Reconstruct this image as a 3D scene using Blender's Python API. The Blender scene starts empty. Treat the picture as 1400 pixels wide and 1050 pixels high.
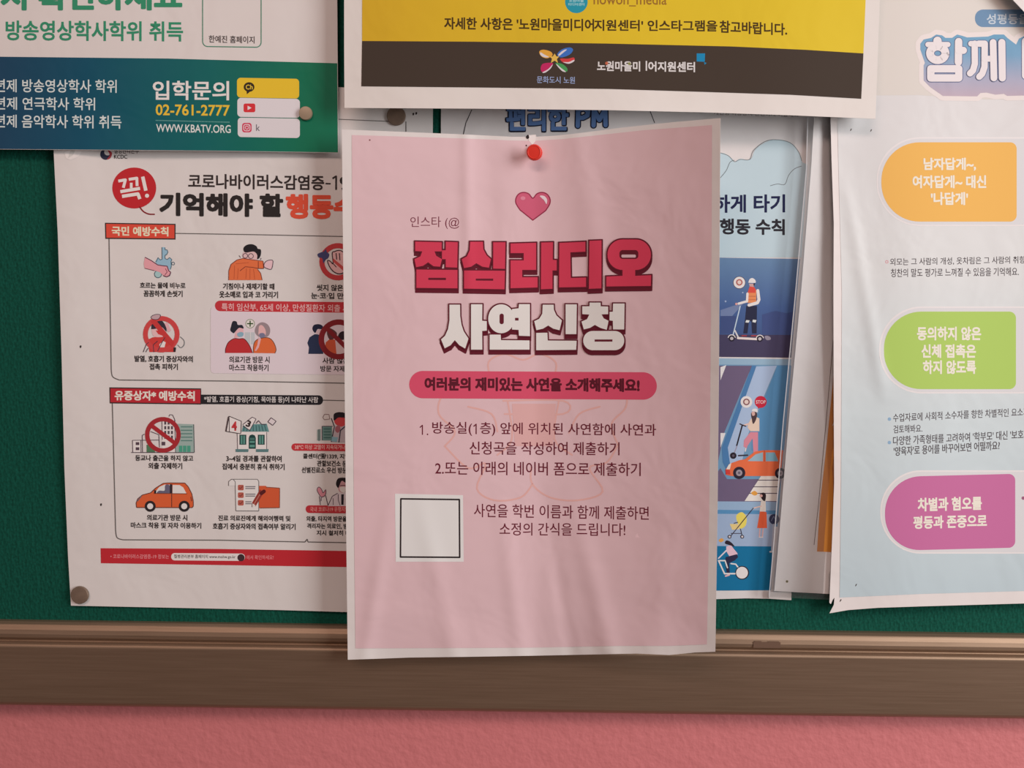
import bpy, bmesh, math, random
from mathutils import Vector, Matrix
from mathutils.geometry import tessellate_polygon
random.seed(4)
SC = bpy.context.scene
COL = SC.collection

# ------------------------------------------------------------------ camera
F_PX = 1050.0
DIST = 0.434
PITCH = math.radians(2.5)
ROLL = math.radians(0.78)
CAM = Vector((0.0, -DIST, 1.45))
_X0 = Vector((1, 0, 0))
_FW = Vector((0, math.cos(PITCH), -math.sin(PITCH)))
_U0 = _X0.cross(_FW)
_RT = math.cos(ROLL) * _X0 + math.sin(ROLL) * _U0
_UP = _RT.cross(_FW)
cam_d = bpy.data.cameras.new('camera')
cam = bpy.data.objects.new('camera', cam_d)
COL.objects.link(cam)
cam_d.sensor_width = 36.0
cam_d.lens = 36.0 * F_PX / 1400.0
cam_d.clip_start = 0.01
m3 = Matrix((_RT, _UP, -_FW)).transposed()
cam.matrix_world = Matrix.Translation(CAM) @ m3.to_4x4()
SC.camera = cam

# ------------------------------------------------------------------ world, lights, exposure
SC.view_settings.view_transform = 'Standard'
SC.view_settings.look = 'None'
SC.view_settings.gamma = 1.0
SC.view_settings.exposure = 0.0
SC.view_settings.use_curve_mapping = False
w = bpy.data.worlds.new('corridor_ambience')
SC.world = w
w.use_nodes = True
w.node_tree.nodes['Background'].inputs[0].default_value = (1.0, 0.78, 0.71, 1)
w.node_tree.nodes['Background'].inputs[1].default_value = 0.20


def area(name, loc, target, sx, sy, power, color):
    l = bpy.data.lights.new(name, 'AREA')
    l.shape = 'RECTANGLE'
    l.size, l.size_y, l.energy, l.color = sx, sy, power, color
    o = bpy.data.objects.new(name, l)
    COL.objects.link(o)
    o.location = loc
    o.rotation_euler = (Vector(target) - Vector(loc)).to_track_quat('-Z', 'Y').to_euler()
    return o


area('window_light', (1.15, -0.80, 1.72), (0, 0, 1.47), 0.55, 0.9, 15.5, (1.0, 0.95, 0.93))
area('ceiling_light', (-0.5, -1.5, 2.6), (0, 0, 1.4), 1.2, 0.4, 11.5, (1.0, 0.70, 0.60))


# ------------------------------------------------------------------ helpers
def W(px, py, d=0.0):
    """point on the plane d metres in front of the board face, seen at photo position (px, py)"""
    v = _FW + _RT * ((px - 700.0) / F_PX) - _UP * ((py - 525.0) / F_PX)
    t = (-d - CAM.y) / v.y
    return CAM + v * t


def lin(c):
    return tuple((x / 255.0 / 12.92) if x <= 10 else ((x / 255.0 + 0.055) / 1.055) ** 2.4 for x in c)


MATS = {}


def mat(alb, rough=0.62, spec=0.14, metal=0.0, coat=0.0, tag='print'):
    key = (tuple(round(a, 3) for a in alb), rough, spec, metal, coat)
    if key in MATS:
        return MATS[key]
    m = bpy.data.materials.new(tag)
    m.use_nodes = True
    b = m.node_tree.nodes['Principled BSDF']
    b.inputs['Base Color'].default_value = (*alb[:3], 1)
    b.inputs['Roughness'].default_value = rough
    b.inputs['Specular IOR Level'].default_value = spec
    b.inputs['Metallic'].default_value = metal
    b.inputs['Coat Weight'].default_value = coat
    MATS[key] = m
    return m


def node_mat(name, rough, spec=0.3, metal=0.0):
    m = bpy.data.materials.new(name)
    m.use_nodes = True
    nt = m.node_tree
    b = nt.nodes['Principled BSDF']
    b.inputs['Roughness'].default_value = rough
    b.inputs['Specular IOR Level'].default_value = spec
    b.inputs['Metallic'].default_value = metal
    return m, nt, b


def noise(nt, scale, detail=3, rough=0.5, vec=None, dist=0.0):
    n = nt.nodes.new('ShaderNodeTexNoise')
    n.inputs['Scale'].default_value = scale
    n.inputs['Detail'].default_value = detail
    n.inputs['Roughness'].default_value = rough
    n.inputs['Distortion'].default_value = dist
    if vec is not None:
        nt.links.new(vec, n.inputs['Vector'])
    return n


def ramp(nt, fac, stops):
    r = nt.nodes.new('ShaderNodeValToRGB')
    e = r.color_ramp.elements
    while len(e) < len(stops):
        e.new(0.5)
    for k, (p, c) in enumerate(stops):
        e[k].position = p
        e[k].color = (*c[:3], 1)
    nt.links.new(fac, r.inputs[0])
    return r


def bump(nt, b, h, strength, dist):
    n = nt.nodes.new('ShaderNodeBump')
    n.inputs['Strength'].default_value = strength
    n.inputs['Distance'].default_value = dist
    nt.links.new(h, n.inputs['Height'])
    nt.links.new(n.outputs[0], b.inputs['Normal'])
    return n


def objcoord(nt):
    return nt.nodes.new('ShaderNodeTexCoord').outputs['Object']


def paper_mat(name, stops, axis=0, rough=0.6, crease=0.2):
    """paper with a printed ground colour running through stops along one axis of the sheet"""
    m, nt, b = node_mat(name, rough, 0.14)
    tc = nt.nodes.new('ShaderNodeTexCoord')
    if len(stops) > 1:
        sep = nt.nodes.new('ShaderNodeSeparateXYZ')
        nt.links.new(tc.outputs['Generated'], sep.inputs[0])
        r = ramp(nt, sep.outputs[axis], stops)
        nt.links.new(r.outputs[0], b.inputs['Base Color'])
    else:
        b.inputs['Base Color'].default_value = (*stops[0][1], 1)
    n1 = noise(nt, 22, 3, 0.55, tc.outputs['Object'], 0.4)
    bump(nt, b, n1.outputs[0], crease, 0.006)
    return m


def link(o, parent=None):
    COL.objects.link(o)
    if parent is not None:
        o.parent = parent
    return o


def thing(name, loc, label, cat, group=None):
    o = bpy.data.objects.new(name, None)
    o.empty_display_size = 0.01
    o.location = loc
    o['label'] = label
    o['category'] = cat
    if group:
        o['group'] = group
    COL.objects.link(o)
    return o


def grid_cut(bm, cell):
    xs = [v.co.x for v in bm.verts]
    ys = [v.co.y for v in bm.verts]
    if not xs:
        return
    for ax, vals in ((0, xs), (1, ys)):
        k0, k1 = math.floor(min(vals) / cell) + 1, math.ceil(max(vals) / cell)
        no = (1, 0, 0) if ax == 0 else (0, 1, 0)
        for k in range(k0, k1):
            co = (k * cell, 0, 0) if ax == 0 else (0, k * cell, 0)
            bmesh.ops.bisect_plane(bm, geom=bm.verts[:] + bm.edges[:] + bm.faces[:], dist=1e-5, plane_co=co, plane_no=no)


CELL = 8.0
FONT_CACHE = {}


def text_mesh(s, bold):
    """(verts, faces) of a line of lettering from the built-in font, unit size"""
    key = (s, bold)
    if key in FONT_CACHE:
        return FONT_CACHE[key]
    c = bpy.data.curves.new('lettering', 'FONT')
    c.body = s
    c.size = 1.0
    c.offset = bold
    c.resolution_u = 3
    c.fill_mode = 'BOTH'
    o = bpy.data.objects.new('lettering', c)
    COL.objects.link(o)
    dg = bpy.context.evaluated_depsgraph_get()
    ev = o.evaluated_get(dg)
    me = ev.to_mesh()
    vs = [(v.co.x, v.co.y) for v in me.vertices]
    fs = [tuple(p.vertices) for p in me.polygons]
    ev.to_mesh_clear()
    bpy.data.objects.remove(o)
    bpy.data.curves.remove(c)
    FONT_CACHE[key] = (vs, fs)
    return vs, fs


def circ(cx, cy, rx, ry=None, n=28, a0=0, a1=360):
    ry = rx if ry is None else ry
    full = abs(a1 - a0) >= 360
    m = n if full else n + 1
    return [(cx + rx * math.cos(math.radians(a0 + (a1 - a0) * i / n)), cy + ry * math.sin(math.radians(a0 + (a1 - a0) * i / n))) for i in range(m)]


def rrect(x0, y0, x1, y1, r, rl=None, slope=0.0, n=8):
    """rounded rectangle; rl = radius on the left corners; slope tilts it (dy/dx)"""
    rl = r if rl is None else rl
    pts = []
    for (cx, cy, rr, a) in ((x1 - r, y1 - r, r, 0), (x0 + rl, y1 - rl, rl, 90), (x0 + rl, y0 + rl, rl, 180), (x1 - r, y0 + r, r, 270)):
        for i in range(n + 1):
            t = math.radians(a + 90 * i / n)
            pts.append((cx + rr * math.cos(t), cy + rr * math.sin(t)))
    xm = (x0 + x1) / 2
    return [(x, y + (x - xm) * slope) for x, y in pts]


def smooth(pts, n=5, closed=True):
    out = []
    N = len(pts)
    rng = range(N) if closed else range(N - 1)
    for i in rng:
        g = (lambda k: pts[k % N]) if closed else (lambda k: pts[max(0, min(N - 1, k))])
        p0, p1, p2, p3 = g(i - 1), g(i), g(i + 1), g(i + 2)
        for j in range(n):
            t = j / n
            out.append(tuple(0.5 * ((2 * p1[k]) + (-p0[k] + p2[k]) * t + (2 * p0[k] - 5 * p1[k] + 4 * p2[k] - p3[k]) * t * t + (-p0[k] + 3 * p1[k] - 3 * p2[k] + p3[k]) * t ** 3) for k in (0, 1)))
    if not closed:
        out.append(pts[-1])
    return out


def crop(pts, x0, y0, s):
    return [(x0 + x / s, y0 + y / s) for x, y in pts]


class Sheet:
    """one sheet of paper pinned to the board; print is laid on its curved face"""

    def __init__(self, name, label, cat, outline, depth, pmat, ref, thick=0.00015, holes=(), cell=CELL, step=0.000015):
        self.depth, self.ref, self.cell, self.step = depth, lin(ref), cell, step
        xs, ys = [p[0] for p in outline], [p[1] for p in outline]
        cx, cy = sum(xs) / len(xs), max(ys)
        self.org = W(cx, cy, depth(cx, cy))
        self.root = thing(name, self.org, label, cat)
        self.used = []
        bm = bmesh.new()
        self._fill(bm, [outline] + list(holes), 0)
        grid_cut(bm, cell)
        bmesh.ops.remove_doubles(bm, verts=bm.verts[:], dist=1e-4)
        self.paper = self._emit('paper', bm, [pmat], 0.0)
        sol = self.paper.modifiers.new('thickness', 'SOLIDIFY')
        sol.thickness = thick
        sol.offset = -1.0
        es = self.paper.modifiers.new('crisp_edge', 'EDGE_SPLIT')
        es.split_angle = math.radians(40)

    def c(self, rgb):
        l = lin(rgb)
        return tuple(min(0.88, max(0.004, l[k] / self.ref[k] * 0.80)) for k in range(3))

    def _fill(self, bm, loops, mi, z=0.0):
        vs = []
        for lp in loops:
            vs += [bm.verts.new((x, y, z)) for x, y in lp]
        for tri in tessellate_polygon([[Vector((x, y, 0)) for x, y in lp] for lp in loops]):
            a = [vs[i] for i in tri]
            if len(set(a)) == 3:
                ar = (a[1].co - a[0].co).cross(a[2].co - a[0].co).z
                if abs(ar) < 1e-7:
                    continue
                if ar > 0:      # y runs down in the photo frame
                    a.reverse()
                try:
                    bm.faces.new(a).material_index = mi
                except ValueError:
                    pass

    def _emit(self, name, bm, mats, lift, parent=None):
        for v in bm.verts:
            x, y, z = v.co
            v.co = W(x, y, self.depth(x, y) + lift + z) - self.org
        bm.normal_update()
        for f in bm.faces:
            f.smooth = True
            if f.normal.y > 0:
                f.normal_flip()
        me = bpy.data.meshes.new(name)
        bm.to_mesh(me)
        bm.free()
        for m in mats:
            me.materials.append(m)
        return link(bpy.data.objects.new(name, me), parent or self.root)

    def part(self, name, label=None):
        return Print(self, name, label)


class Print:
    BASE, INNER = 0.0001, 0.0000016

    def __init__(self, sheet, name, label=None):
        self.s, self.name, self.label = sheet, name, label
        self.bm = bmesh.new()
        self.mats = []
        self.fix = None

    def _mi(self, col):
        m = col if isinstance(col, bpy.types.Material) else mat(self.s.c(col))
        if m not in self.mats:
            self.mats.append(m)
        return self.mats.index(m)

    def _level(self, box, span=0.0):
        if self.fix is not None:
            self.s.used.append((box, self.fix + span))
            return self.fix
        z = self.BASE
        for b, l in self.s.used:
            if b[0] < box[2] and b[2] > box[0] and b[1] < box[3] and b[3] > box[1]:
                z = max(z, l)
        z += self.s.step
        self.s.used.append((box, z + span))
        return z

    def _add(self, t, box, cell):
        z = self._level(box, max([v.co.z for v in t.verts], default=0.0))
        if cell:
            grid_cut(t, cell)
        base = {}
        for v in t.verts:
            base[v] = self.bm.verts.new((v.co.x, v.co.y, z + v.co.z))
        for f in t.faces:
            try:
                self.bm.faces.new([base[v] for v in f.verts]).material_index = f.material_index
            except ValueError:
                pass
        t.free()

    def poly(self, pts, col, holes=()):
        t = bmesh.new()
        self.s._fill(t, [pts] + list(holes), self._mi(col))
        xs, ys = [p[0] for p in pts], [p[1] for p in pts]
        self._add(t, (min(xs), min(ys), max(xs), max(ys)), self.s.cell)
        return self

    def rect(self, x0, y0, x1, y1, col, slope=0.0):
        dy = (x1 - x0) * slope
        return self.poly([(x0, y0), (x1, y0 + dy), (x1, y1 + dy), (x0, y1)], col)

    def ring(self, cx, cy, r0, r1, col, n=30):
        return self.poly(circ(cx, cy, r1, n=n), col, holes=[circ(cx, cy, r0, n=n)])

    def line(self, pts, wd, col, closed=False, cap=True):
        t = bmesh.new()
        mi = self._mi(col)
        P = list(pts) + ([pts[0]] if closed else [])
        h = wd / 2
        z = 0.0
        for (ax, ay), (bx, by) in zip(P, P[1:]):
            L = math.hypot(bx - ax, by - ay)
            if L < 1e-6:
                continue
            nx, ny = -(by - ay) / L * h, (bx - ax) / L * h
            self.s._fill(t, [[(ax + nx, ay + ny), (bx + nx, by + ny), (bx - nx, by - ny), (ax - nx, ay - ny)]], mi, z)
            z = (z + 2 * self.INNER) % (6 * self.INNER)
        if wd > 1.4:
            z = self.INNER
            for k, (x, y) in enumerate(P):
                if not cap and not closed and k in (0, len(P) - 1):
                    continue
                self.s._fill(t, [circ(x, y, h, n=10 if wd < 5 else 18)], mi, z)
                z = (z + 2 * self.INNER) % (6 * self.INNER)
        xs, ys = [p[0] for p in P], [p[1] for p in P]
        self._add(t, (min(xs) - h, min(ys) - h, max(xs) + h, max(ys) + h), self.s.cell)
        return self

    def text(self, s, x0, x1, yb, h, col, bold=0.0, yb1=None, rot=0.0, grow=0.0):
        """lettering fitted between x0 and x1; yb / yb1 = bottom at the left / right end, h = full height"""
        yb1 = yb if yb1 is None else yb1
        vs, fs = text_mesh(s, min(bold, 0.012))
        if not vs:
            return self
        # strokes heavier than the font allows are built up from shifted copies
        e = (bold - 0.012) * h if bold > 0.012 else 0.0
        shifts = [(0, 0)] if e < 0.05 else [(e * a, e * b_) for a, b_ in (((-1, -1), (1, -1), (-1, 1), (1, 1)) if e < 0.35 else ((-0.8, -0.8), (0, -1), (0.8, -0.8), (1, 0), (0.8, 0.8), (0, 1), (-0.8, 0.8), (-1, 0), (0, 0)))]
        ux0, ux1 = min(v[0] for v in vs), max(v[0] for v in vs)
        uy0, uy1 = min(v[1] for v in vs), max(v[1] for v in vs)
        mi = self._mi(col)
        t = bmesh.new()
        bv = []
        for u, v, sx, sy, k in [(u, v, sx, sy, k) for k, (sx, sy) in enumerate(shifts) for u, v in vs]:
            a = (u - ux0) / (ux1 - ux0)
            b = (v - uy0) / (uy1 - uy0)
            x = x0 - grow + a * (x1 - x0 + 2 * grow)
            y = yb + grow + (yb1 - yb) * a - b * (h + 2 * grow) + sy
            x += sx
            if rot:
                cx, cy = (x0 + x1) / 2, yb - h / 2
                r = math.radians(rot)
                dx, dy = x - cx, y - cy
                x, y = cx + dx * math.cos(r) - dy * math.sin(r), cy + dx * math.sin(r) + dy * math.cos(r)
            bv.append(t.verts.new((x, y, k * 2 * self.INNER)))
        for f in [[i + k * len(vs) for i in q] for k in range(len(shifts)) for q in fs]:
            try:
                fa = t.faces.new([bv[i] for i in f])
                fa.material_index = mi
            except ValueError:
                pass
        self._add(t, (x0, min(yb, yb1) - h, x1, max(yb, yb1)), self.s.cell if (h > 11 or self.s.cell < CELL) else 0)
        return self

    def glyph(self, polys, fill, edge, ow, drop, slots=()):
        """heavy hand-drawn lettering with an outline and a drop edge"""
        ei, fi = self._mi(edge), self._mi(fill)
        xs, ys = [x for p in polys for x, y in p], [y for p in polys for x, y in p]
        box = (min(xs) - ow, min(ys) - ow, max(xs) + ow, max(ys) + ow + drop)
        for stage in (0, 1, 2):
            t, z = bmesh.new(), 0.0
            for p in polys:
                if stage == 2:
                    self.s._fill(t, [p], fi, z)
                    z += self.INNER
                    continue
                for dy in ((drop, drop / 2) if stage == 0 else (0,)):
                    q = [(x, y + dy) for x, y in p]
                    if dy == drop:
                        self.s._fill(t, [q], ei, z)
                        z += self.INNER
                    for (ax, ay), (bx, by) in zip(q, q[1:] + q[:1]):
                        L = math.hypot(bx - ax, by - ay)
                        if L < 1e-6:
                            continue
                        # square-ended edge segments make mitred corners
                        ux, uy = (bx - ax) / L * ow * 0.8, (by - ay) / L * ow * 0.8
                        nx, ny = -(by - ay) / L * ow, (bx - ax) / L * ow
                        self.s._fill(t, [[(ax - ux + nx, ay - uy + ny), (bx + ux + nx, by + uy + ny), (bx + ux - nx, by + uy - ny), (ax - ux - nx, ay - uy - ny)]], ei, z)
                        z += self.INNER * 0.5
            self._add(t, box, self.s.cell)
        return self

    def done(self):
        if not self.bm.verts:
            return None
        o = self.s._emit(self.name, self.bm, self.mats, 0.0)
        if self.label:
            o['label'] = self.label
        return o


def box_mesh(name, x0, x1, y0, y1, z0, z1, m, parent=None):
    bm = bmesh.new()
    bmesh.ops.create_cube(bm, size=1.0)
    for v in bm.verts:
        v.co = Vector((x0 if v.co.x < 0 else x1, y0 if v.co.y < 0 else y1, z0 if v.co.z < 0 else z1))
    me = bpy.data.meshes.new(name)
    bm.to_mesh(me)
    bm.free()
    me.materials.append(m)
    return link(bpy.data.objects.new(name, me), parent)


# ------------------------------------------------------------------ wall, floor
m_wall, nt, b = node_mat('pink_wall_paint', 0.55, 0.35)
tc = objcoord(nt)
b.inputs['Base Color'].default_value = (0.68, 0.225, 0.24, 1)
n1 = noise(nt, 260, 2, 0.5, tc)
n2 = noise(nt, 90, 2, 0.5, tc)
mx = nt.nodes.new('ShaderNodeMath')
mx.operation = 'ADD'
nt.links.new(n1.outputs[0], mx.inputs[0])
nt.links.new(n2.outputs[0], mx.inputs[1])
bump(nt, b, mx.outputs[0], 0.45, 0.0012)
wall = box_mesh('wall_back', -2.2, 2.2, 0.014, 0.12, 0.0, 2.7, m_wall)
wall['kind'] = 'structure'
m_floor, nt, b = node_mat('brown_floor', 0.45, 0.4)
n1 = noise(nt, 6, 5, 0.6, objcoord(nt))
r = ramp(nt, n1.outputs[0], [(0.3, (0.12, 0.075, 0.05)), (0.7, (0.2, 0.13, 0.09))])
nt.links.new(r.outputs[0], b.inputs['Base Color'])
fl = box_mesh('floor', -2.2, 2.2, -2.6, 0.12, -0.08, 0.0, m_floor)
fl['kind'] = 'structure'

# ------------------------------------------------------------------ bulletin board with its metal rail
m_felt, nt, b = node_mat('green_board_cloth', 0.8, 0.1)
tc = objcoord(nt)
n1 = noise(nt, 700, 2, 0.6, tc)
r = ramp(nt, n1.outputs[0], [(0.35, (0.005, 0.068, 0.046)), (0.65, (0.006, 0.100, 0.070))])
nt.links.new(r.outputs[0], b.inputs['Base Color'])
v1 = nt.nodes.new('ShaderNodeTexVoronoi')
v1.inputs['Scale'].default_value = 620
mp = nt.nodes.new('ShaderNodeMapping')
mp.inputs['Scale'].default_value = (1, 1, 0.5)
mp.inputs['Rotation'].default_value = (0, 0.35, 0)
nt.links.new(tc, mp.inputs[0])
nt.links.new(mp.outputs[0], v1.inputs['Vector'])
bump(nt, b, v1.outputs['Distance'], 0.5, 0.0008)
zl = W(700, 900, 0).z
board = thing('bulletin_board', (0, 0, zl), 'green cloth bulletin board with a brushed bronze metal rail along its bottom', 'bulletin board')
felt = box_mesh('cloth_panel', -0.95, 0.95, 0.0, 0.012, -0.02, 0.75, m_felt, board)

m_rail, nt, b = node_mat('brushed_bronze_metal', 0.55, 0.4, 0.75)
tc = objcoord(nt)
mp = nt.nodes.new('ShaderNodeMapping')
mp.inputs['Scale'].default_value = (1.5, 60, 60)
nt.links.new(tc, mp.inputs[0])
n1 = noise(nt, 14, 4, 0.6, mp.outputs[0])
r = ramp(nt, n1.outputs[0], [(0.3, (0.32, 0.225, 0.155)), (0.7, (0.39, 0.28, 0.20))])
nt.links.new(r.outputs[0], b.inputs['Base Color'])
bump(nt, b, n1.outputs[0], 0.08, 0.0004)
# profile: (photo row at mid width, distance in front of the board face)
prof = [(856, 0.0), (858.5, 0.0035), (863, 0.0060), (870, 0.0072), (876, 0.0076), (881, 0.0072), (883, 0.0052), (885.5, 0.0050),
        (887, 0.0078), (890, 0.0098), (893, 0.0104), (897, 0.0100), (905, 0.0092), (935, 0.0066), (962, 0.0040), (969, 0.0032), (972, 0.0020), (973, -0.0138)]
bm = bmesh.new()
rows = []
for x in (-0.95, 0.95):
    rows.append([bm.verts.new((x, -d, W(700, y, d).z - zl)) for y, d in prof] + [bm.verts.new((x, 0.013, W(700, 856, 0).z - zl))])
for k in range(len(rows[0]) - 1):
    f = bm.faces.new((rows[0][k], rows[0][k + 1], rows[1][k + 1], rows[1][k]))
bm.faces.new(rows[0])
bm.faces.new(rows[1][::-1])
bmesh.ops.recalc_face_normals(bm, faces=bm.faces[:])
me = bpy.data.meshes.new('frame_rail')
bm.to_mesh(me)
bm.free()
me.materials.append(m_rail)
rail = link(bpy.data.objects.new('frame_rail', me), board)
rail['label'] = 'brushed bronze rail'
bv = rail.modifiers.new('bevel', 'BEVEL')
bv.width = 0.0006
bv.segments = 2
bv.limit_method = 'ANGLE'
bv.angle_limit = math.radians(28)
# worn sticker strip on the rail
a, c = W(1030, 884, 0.0079), W(1067, 884, 0.0079)
bm = bmesh.new()
for (u0, u1, z0, z1) in ((0, 1, -0.0017, 0.0017), (0.05, 0.3, 0.0017, 0.0022), (0.55, 0.95, 0.0017, 0.0021)):
    vs = [bm.verts.new((a.x + (c.x - a.x) * u, -0.0079 - (0.00 if z > 0 else 0.0), a.z - zl + z)) for u, z in ((u0, z0), (u1, z0), (u1, z1), (u0, z1))]
    bm.faces.new(vs)
me = bpy.data.meshes.new('rail_sticker')
bmesh.ops.translate(bm, verts=bm.verts[:], vec=(0, 0, 0.0010))
bm.to_mesh(me)
bm.free()
me.materials.append(mat((0.16, 0.10, 0.07), 0.7, 0.2))
st = link(bpy.data.objects.new('sticker', me), rail)
st['label'] = 'worn brown sticker residue'

BLK = (48, 38, 36)
# ------------------------------------------------------------------ red cross-hatched health notice on the left
def d_cov(x, y):
    return 0.0016 + 0.0022 * math.exp(-((x - 80) / 50) ** 2) * min(1, max(0, (760 - y) / 300)) + 0.0006 * math.sin(x / 60.0) + 0.0010 * max(0, (x - 330) / 140) ** 2 * (0.3 + 0.7 * math.exp(-((y - 500) / 260) ** 2)) * (1 if x < 470 else max(0, 1 - (x - 470) / 60))


cov_white = paper_mat('white_notice_paper', [(0, (0.80, 0.80, 0.80))])
CV = Sheet('health_notice', 'white virus prevention notice with red banners and small pictograms, left of the pink poster', 'poster',
           [(73, 200), (68, 102), (330, 112), (592, 126), (591, 300), (588, 560), (586, 842), (480, 837), (380, 834), (240, 831), (97, 828), (93, 760), (88, 640), (84, 480), (79, 320)],
           d_cov, cov_white, (198, 182, 174))
RED, ORG = (178, 48, 52), (205, 75, 48)
p = CV.part('publisher_logo')
p.poly(circ(144.5, 211, 7.5, n=20), (45, 45, 60)).poly(circ(147, 208, 4.5, n=16), (190, 175, 168)).poly(smooth([(147, 205), (153, 209), (151, 216), (146, 218), (150, 212)]), (150, 50, 55))
p.text('질병관리본부', 156, 190, 210, 8, BLK, 0.01).text('KCDC', 156, 174, 217, 5.5, BLK, 0.02)
p.done()
p = CV.part('speech_balloon', 'round red speech balloon')
p.poly(circ(183.5, 257, 30, 28, n=44), (172, 36, 40)).line(smooth([(191, 283), (196, 289), (203, 292.5), (211, 293)], 5, False), 1.8, (120, 25, 30))
# the word inside, in heavy strokes
WH = (222, 195, 188)
g = lambda pts: crop(pts, 140, 215, 8.75)
for q, wd in (([(190, 285), (275, 270), (250, 365)], 34), ([(315, 265), (412, 250), (415, 345)], 34), ([(345, 305), (345, 370)], 32), ([(215, 412), (450, 372)], 38), ([(235, 468), (425, 438), (448, 500)], 40), ([(482, 232), (520, 400)], 42), ([(532, 455), (536, 465)], 48)):
    p.line(g(q), wd / 8.75, WH, cap=False)
p.poly(circ(201, 267.6, 2.8, n=12), WH)
p.done()
p = CV.part('headline')
p.text('코로나바이러스감염증', 257.5, 443, 257.5, 20, BLK, 0.022, 260)
p.line([(445, 251), (452, 251.2)], 2, BLK, cap=False).line([(454.5, 244), (459.5, 241), (459.5, 259.5)], 2.4, BLK, cap=False).text('9', 464.5, 476.5, 260, 18.5, BLK, 0.022)
p.text('기억해야 할', 219, 386, 294, 30, (40, 34, 32), 0.052, 296)
p.text('행동수칙', 392, 517, 298, 32, (200, 72, 50), 0.052, 299)
p.done()
p = CV.part('box_outline')
GR = (95, 85, 80)
p.line([(240, 319), (360, 321), (480, 323.5)], 1.2, GR).line([(149, 326), (152, 505)] + smooth([(152, 505), (154, 515), (163, 519.5)], 4, False) + [(320, 521), (480, 524)], 1.4, GR)
p.done()
p = CV.part('box_outline')
p.line([(441, 547), (480, 548)], 1.2, GR)
p.done()
p = CV.part('box_outline')
p.line([(153.5, 551), (158, 725)] + smooth([(158, 725), (160, 735), (168, 738)], 4, False) + [(300, 738.5), (417, 741), (420, 737), (421, 741), (480, 742)], 1.4, GR)
p.done()
p = CV.part('box_outline')
p.line([(463, 163), (532, 166)], 1.0, GR)
p.done()
p = CV.part('box_outline')
p.line([(555, 166), (555, 180)], 1.2, GR)
p.done()
p = CV.part('section_label', 'red label with cream lettering')
p.poly([(143.5, 304.5), (240, 306), (240, 327.5), (144, 326.5)], BLK).poly([(145, 306), (238.5, 307.5), (238.5, 326), (145.5, 325)], (196, 66, 50)).text('국민 예방수칙', 153, 230, 322, 12.5, (232, 200, 160), 0.035, 323)
p.done()
p = CV.part('section_label', 'deep red label with cream lettering')
p.poly([(149.5, 529.5), (275, 531), (275, 553), (150, 551.5)], BLK).poly([(151, 531), (274, 532.5), (274, 551.5), (151, 550)], (168, 38, 45)).text('유증상자* 예방수칙', 157, 266, 547, 13, (225, 190, 175), 0.035, 548)
p.poly(rrect(274, 540, 441.5, 553, 6, 0.5, slope=0.006), (36, 32, 34)).text('*발열, 호흡기 증상(기침, 목아픔 등)이 나타난 사람', 279, 435, 551, 9.5, (205, 190, 182), 0.01, 552)
p.done()


def caption(rows, col=BLK, bold=0.028):
    p = CV.part('caption')
    for s, x0, x1, y0, y1 in rows:
        p.text(s, x0, x1, y1, y1 - y0, col, bold, y1 + (x1 - x0) * 0.008)
    p.done()


p = CV.part('panel', 'pale pink panel')
p.poly(rrect(288, 421, 584, 512, 5, slope=0.012), (202, 180, 180))
p.done()
p = CV.part('red_bar')
p.poly(rrect(294, 412.5, 560, 427, 7, slope=0.012), (176, 48, 52)).text('특히 임산부, 65세 이상, 만성질환자 외출 시', 303, 476, 425, 10.5, (215, 160, 155), 0.012, 427)
p.done()
p = CV.part('red_bar')
p.poly(rrect(398.5, 607, 560, 617, 5, slope=0.01), (176, 48, 52)).text('38℃ 이상 고열이 지속되거나', 403, 472, 614.5, 6.5, (220, 160, 150), 0.01)
p.done()
p = CV.part('red_bar')
p.poly(rrect(418, 691.5, 560, 702, 5, slope=0.01), (170, 45, 50)).text('국내 코로나19 유행지역', 424, 476, 699.5, 6.5, (215, 140, 130), 0.01)
p.done()
caption([('흐르는 물에 비누로', 191.5, 253.5, 386, 394), ('꼼꼼하게 손씻기', 196.5, 249.5, 397, 405.5)])
caption([('기침이나 재채기할 때', 305, 375, 387, 395.5), ('옷소매로 입과 코 가리기', 300, 380, 398, 407)])
caption([('씻지 않은 손으로', 433, 497, 389, 397.5), ('눈·코·입 만지지 않기', 425.5, 508, 400, 408.5)])
caption([('발열, 호흡기 증상자와의', 184, 263.5, 486, 495), ('접촉 피하기', 204.5, 243, 497, 505.5)])
caption([('의료기관 방문 시', 313.5, 368.5, 487, 496), ('마스크 착용하기', 313.5, 367, 498, 507)])
caption([('사람 많은 곳', 441, 488, 489, 497), ('방문 자제하기', 438, 487, 500, 508)])
caption([('등교나 출근을 하지 않고', 185, 264, 622, 630), ('외출 자제하기', 203, 249, 632.5, 641)])
caption([('3~4일 경과를 관찰하여', 309.5, 385, 622.5, 631), ('집에서 충분히 휴식 취하기', 304, 389, 633.5, 642)])
caption([('콜센터(☎1339, 지역번호', 414.5, 491, 620, 628), ('관할보건소 문의', 433.5, 480, 629.5, 637.5), ('선별진료소 우선 방문', 412.5, 474, 638.5, 646.5)])
caption([('의료기관 방문 시', 201, 256, 703.5, 711.5), ('마스크 착용 및 자차 이용하기', 179, 275, 714, 722)])
caption([('진료 의료진에게 해외여행력 및', 298.5, 397, 704.5, 712), ('호흡기 증상자와의 접촉여부 알리기', 291, 404, 715, 723.5)])
caption([('외출, 타지역 방문을', 419, 474, 705.5, 713), ('격리자는 의료인, 방역', 420, 481, 715.5, 723), ('지시 철저히 따르기', 433, 492, 725, 732)])
p = CV.part('web_address_bar', 'red footer bar with a white address field')
p.poly([(137.5, 749.5), (300, 750.5), (584, 755), (584, 777), (300, 772.5), (138, 770)], (172, 38, 44))
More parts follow.
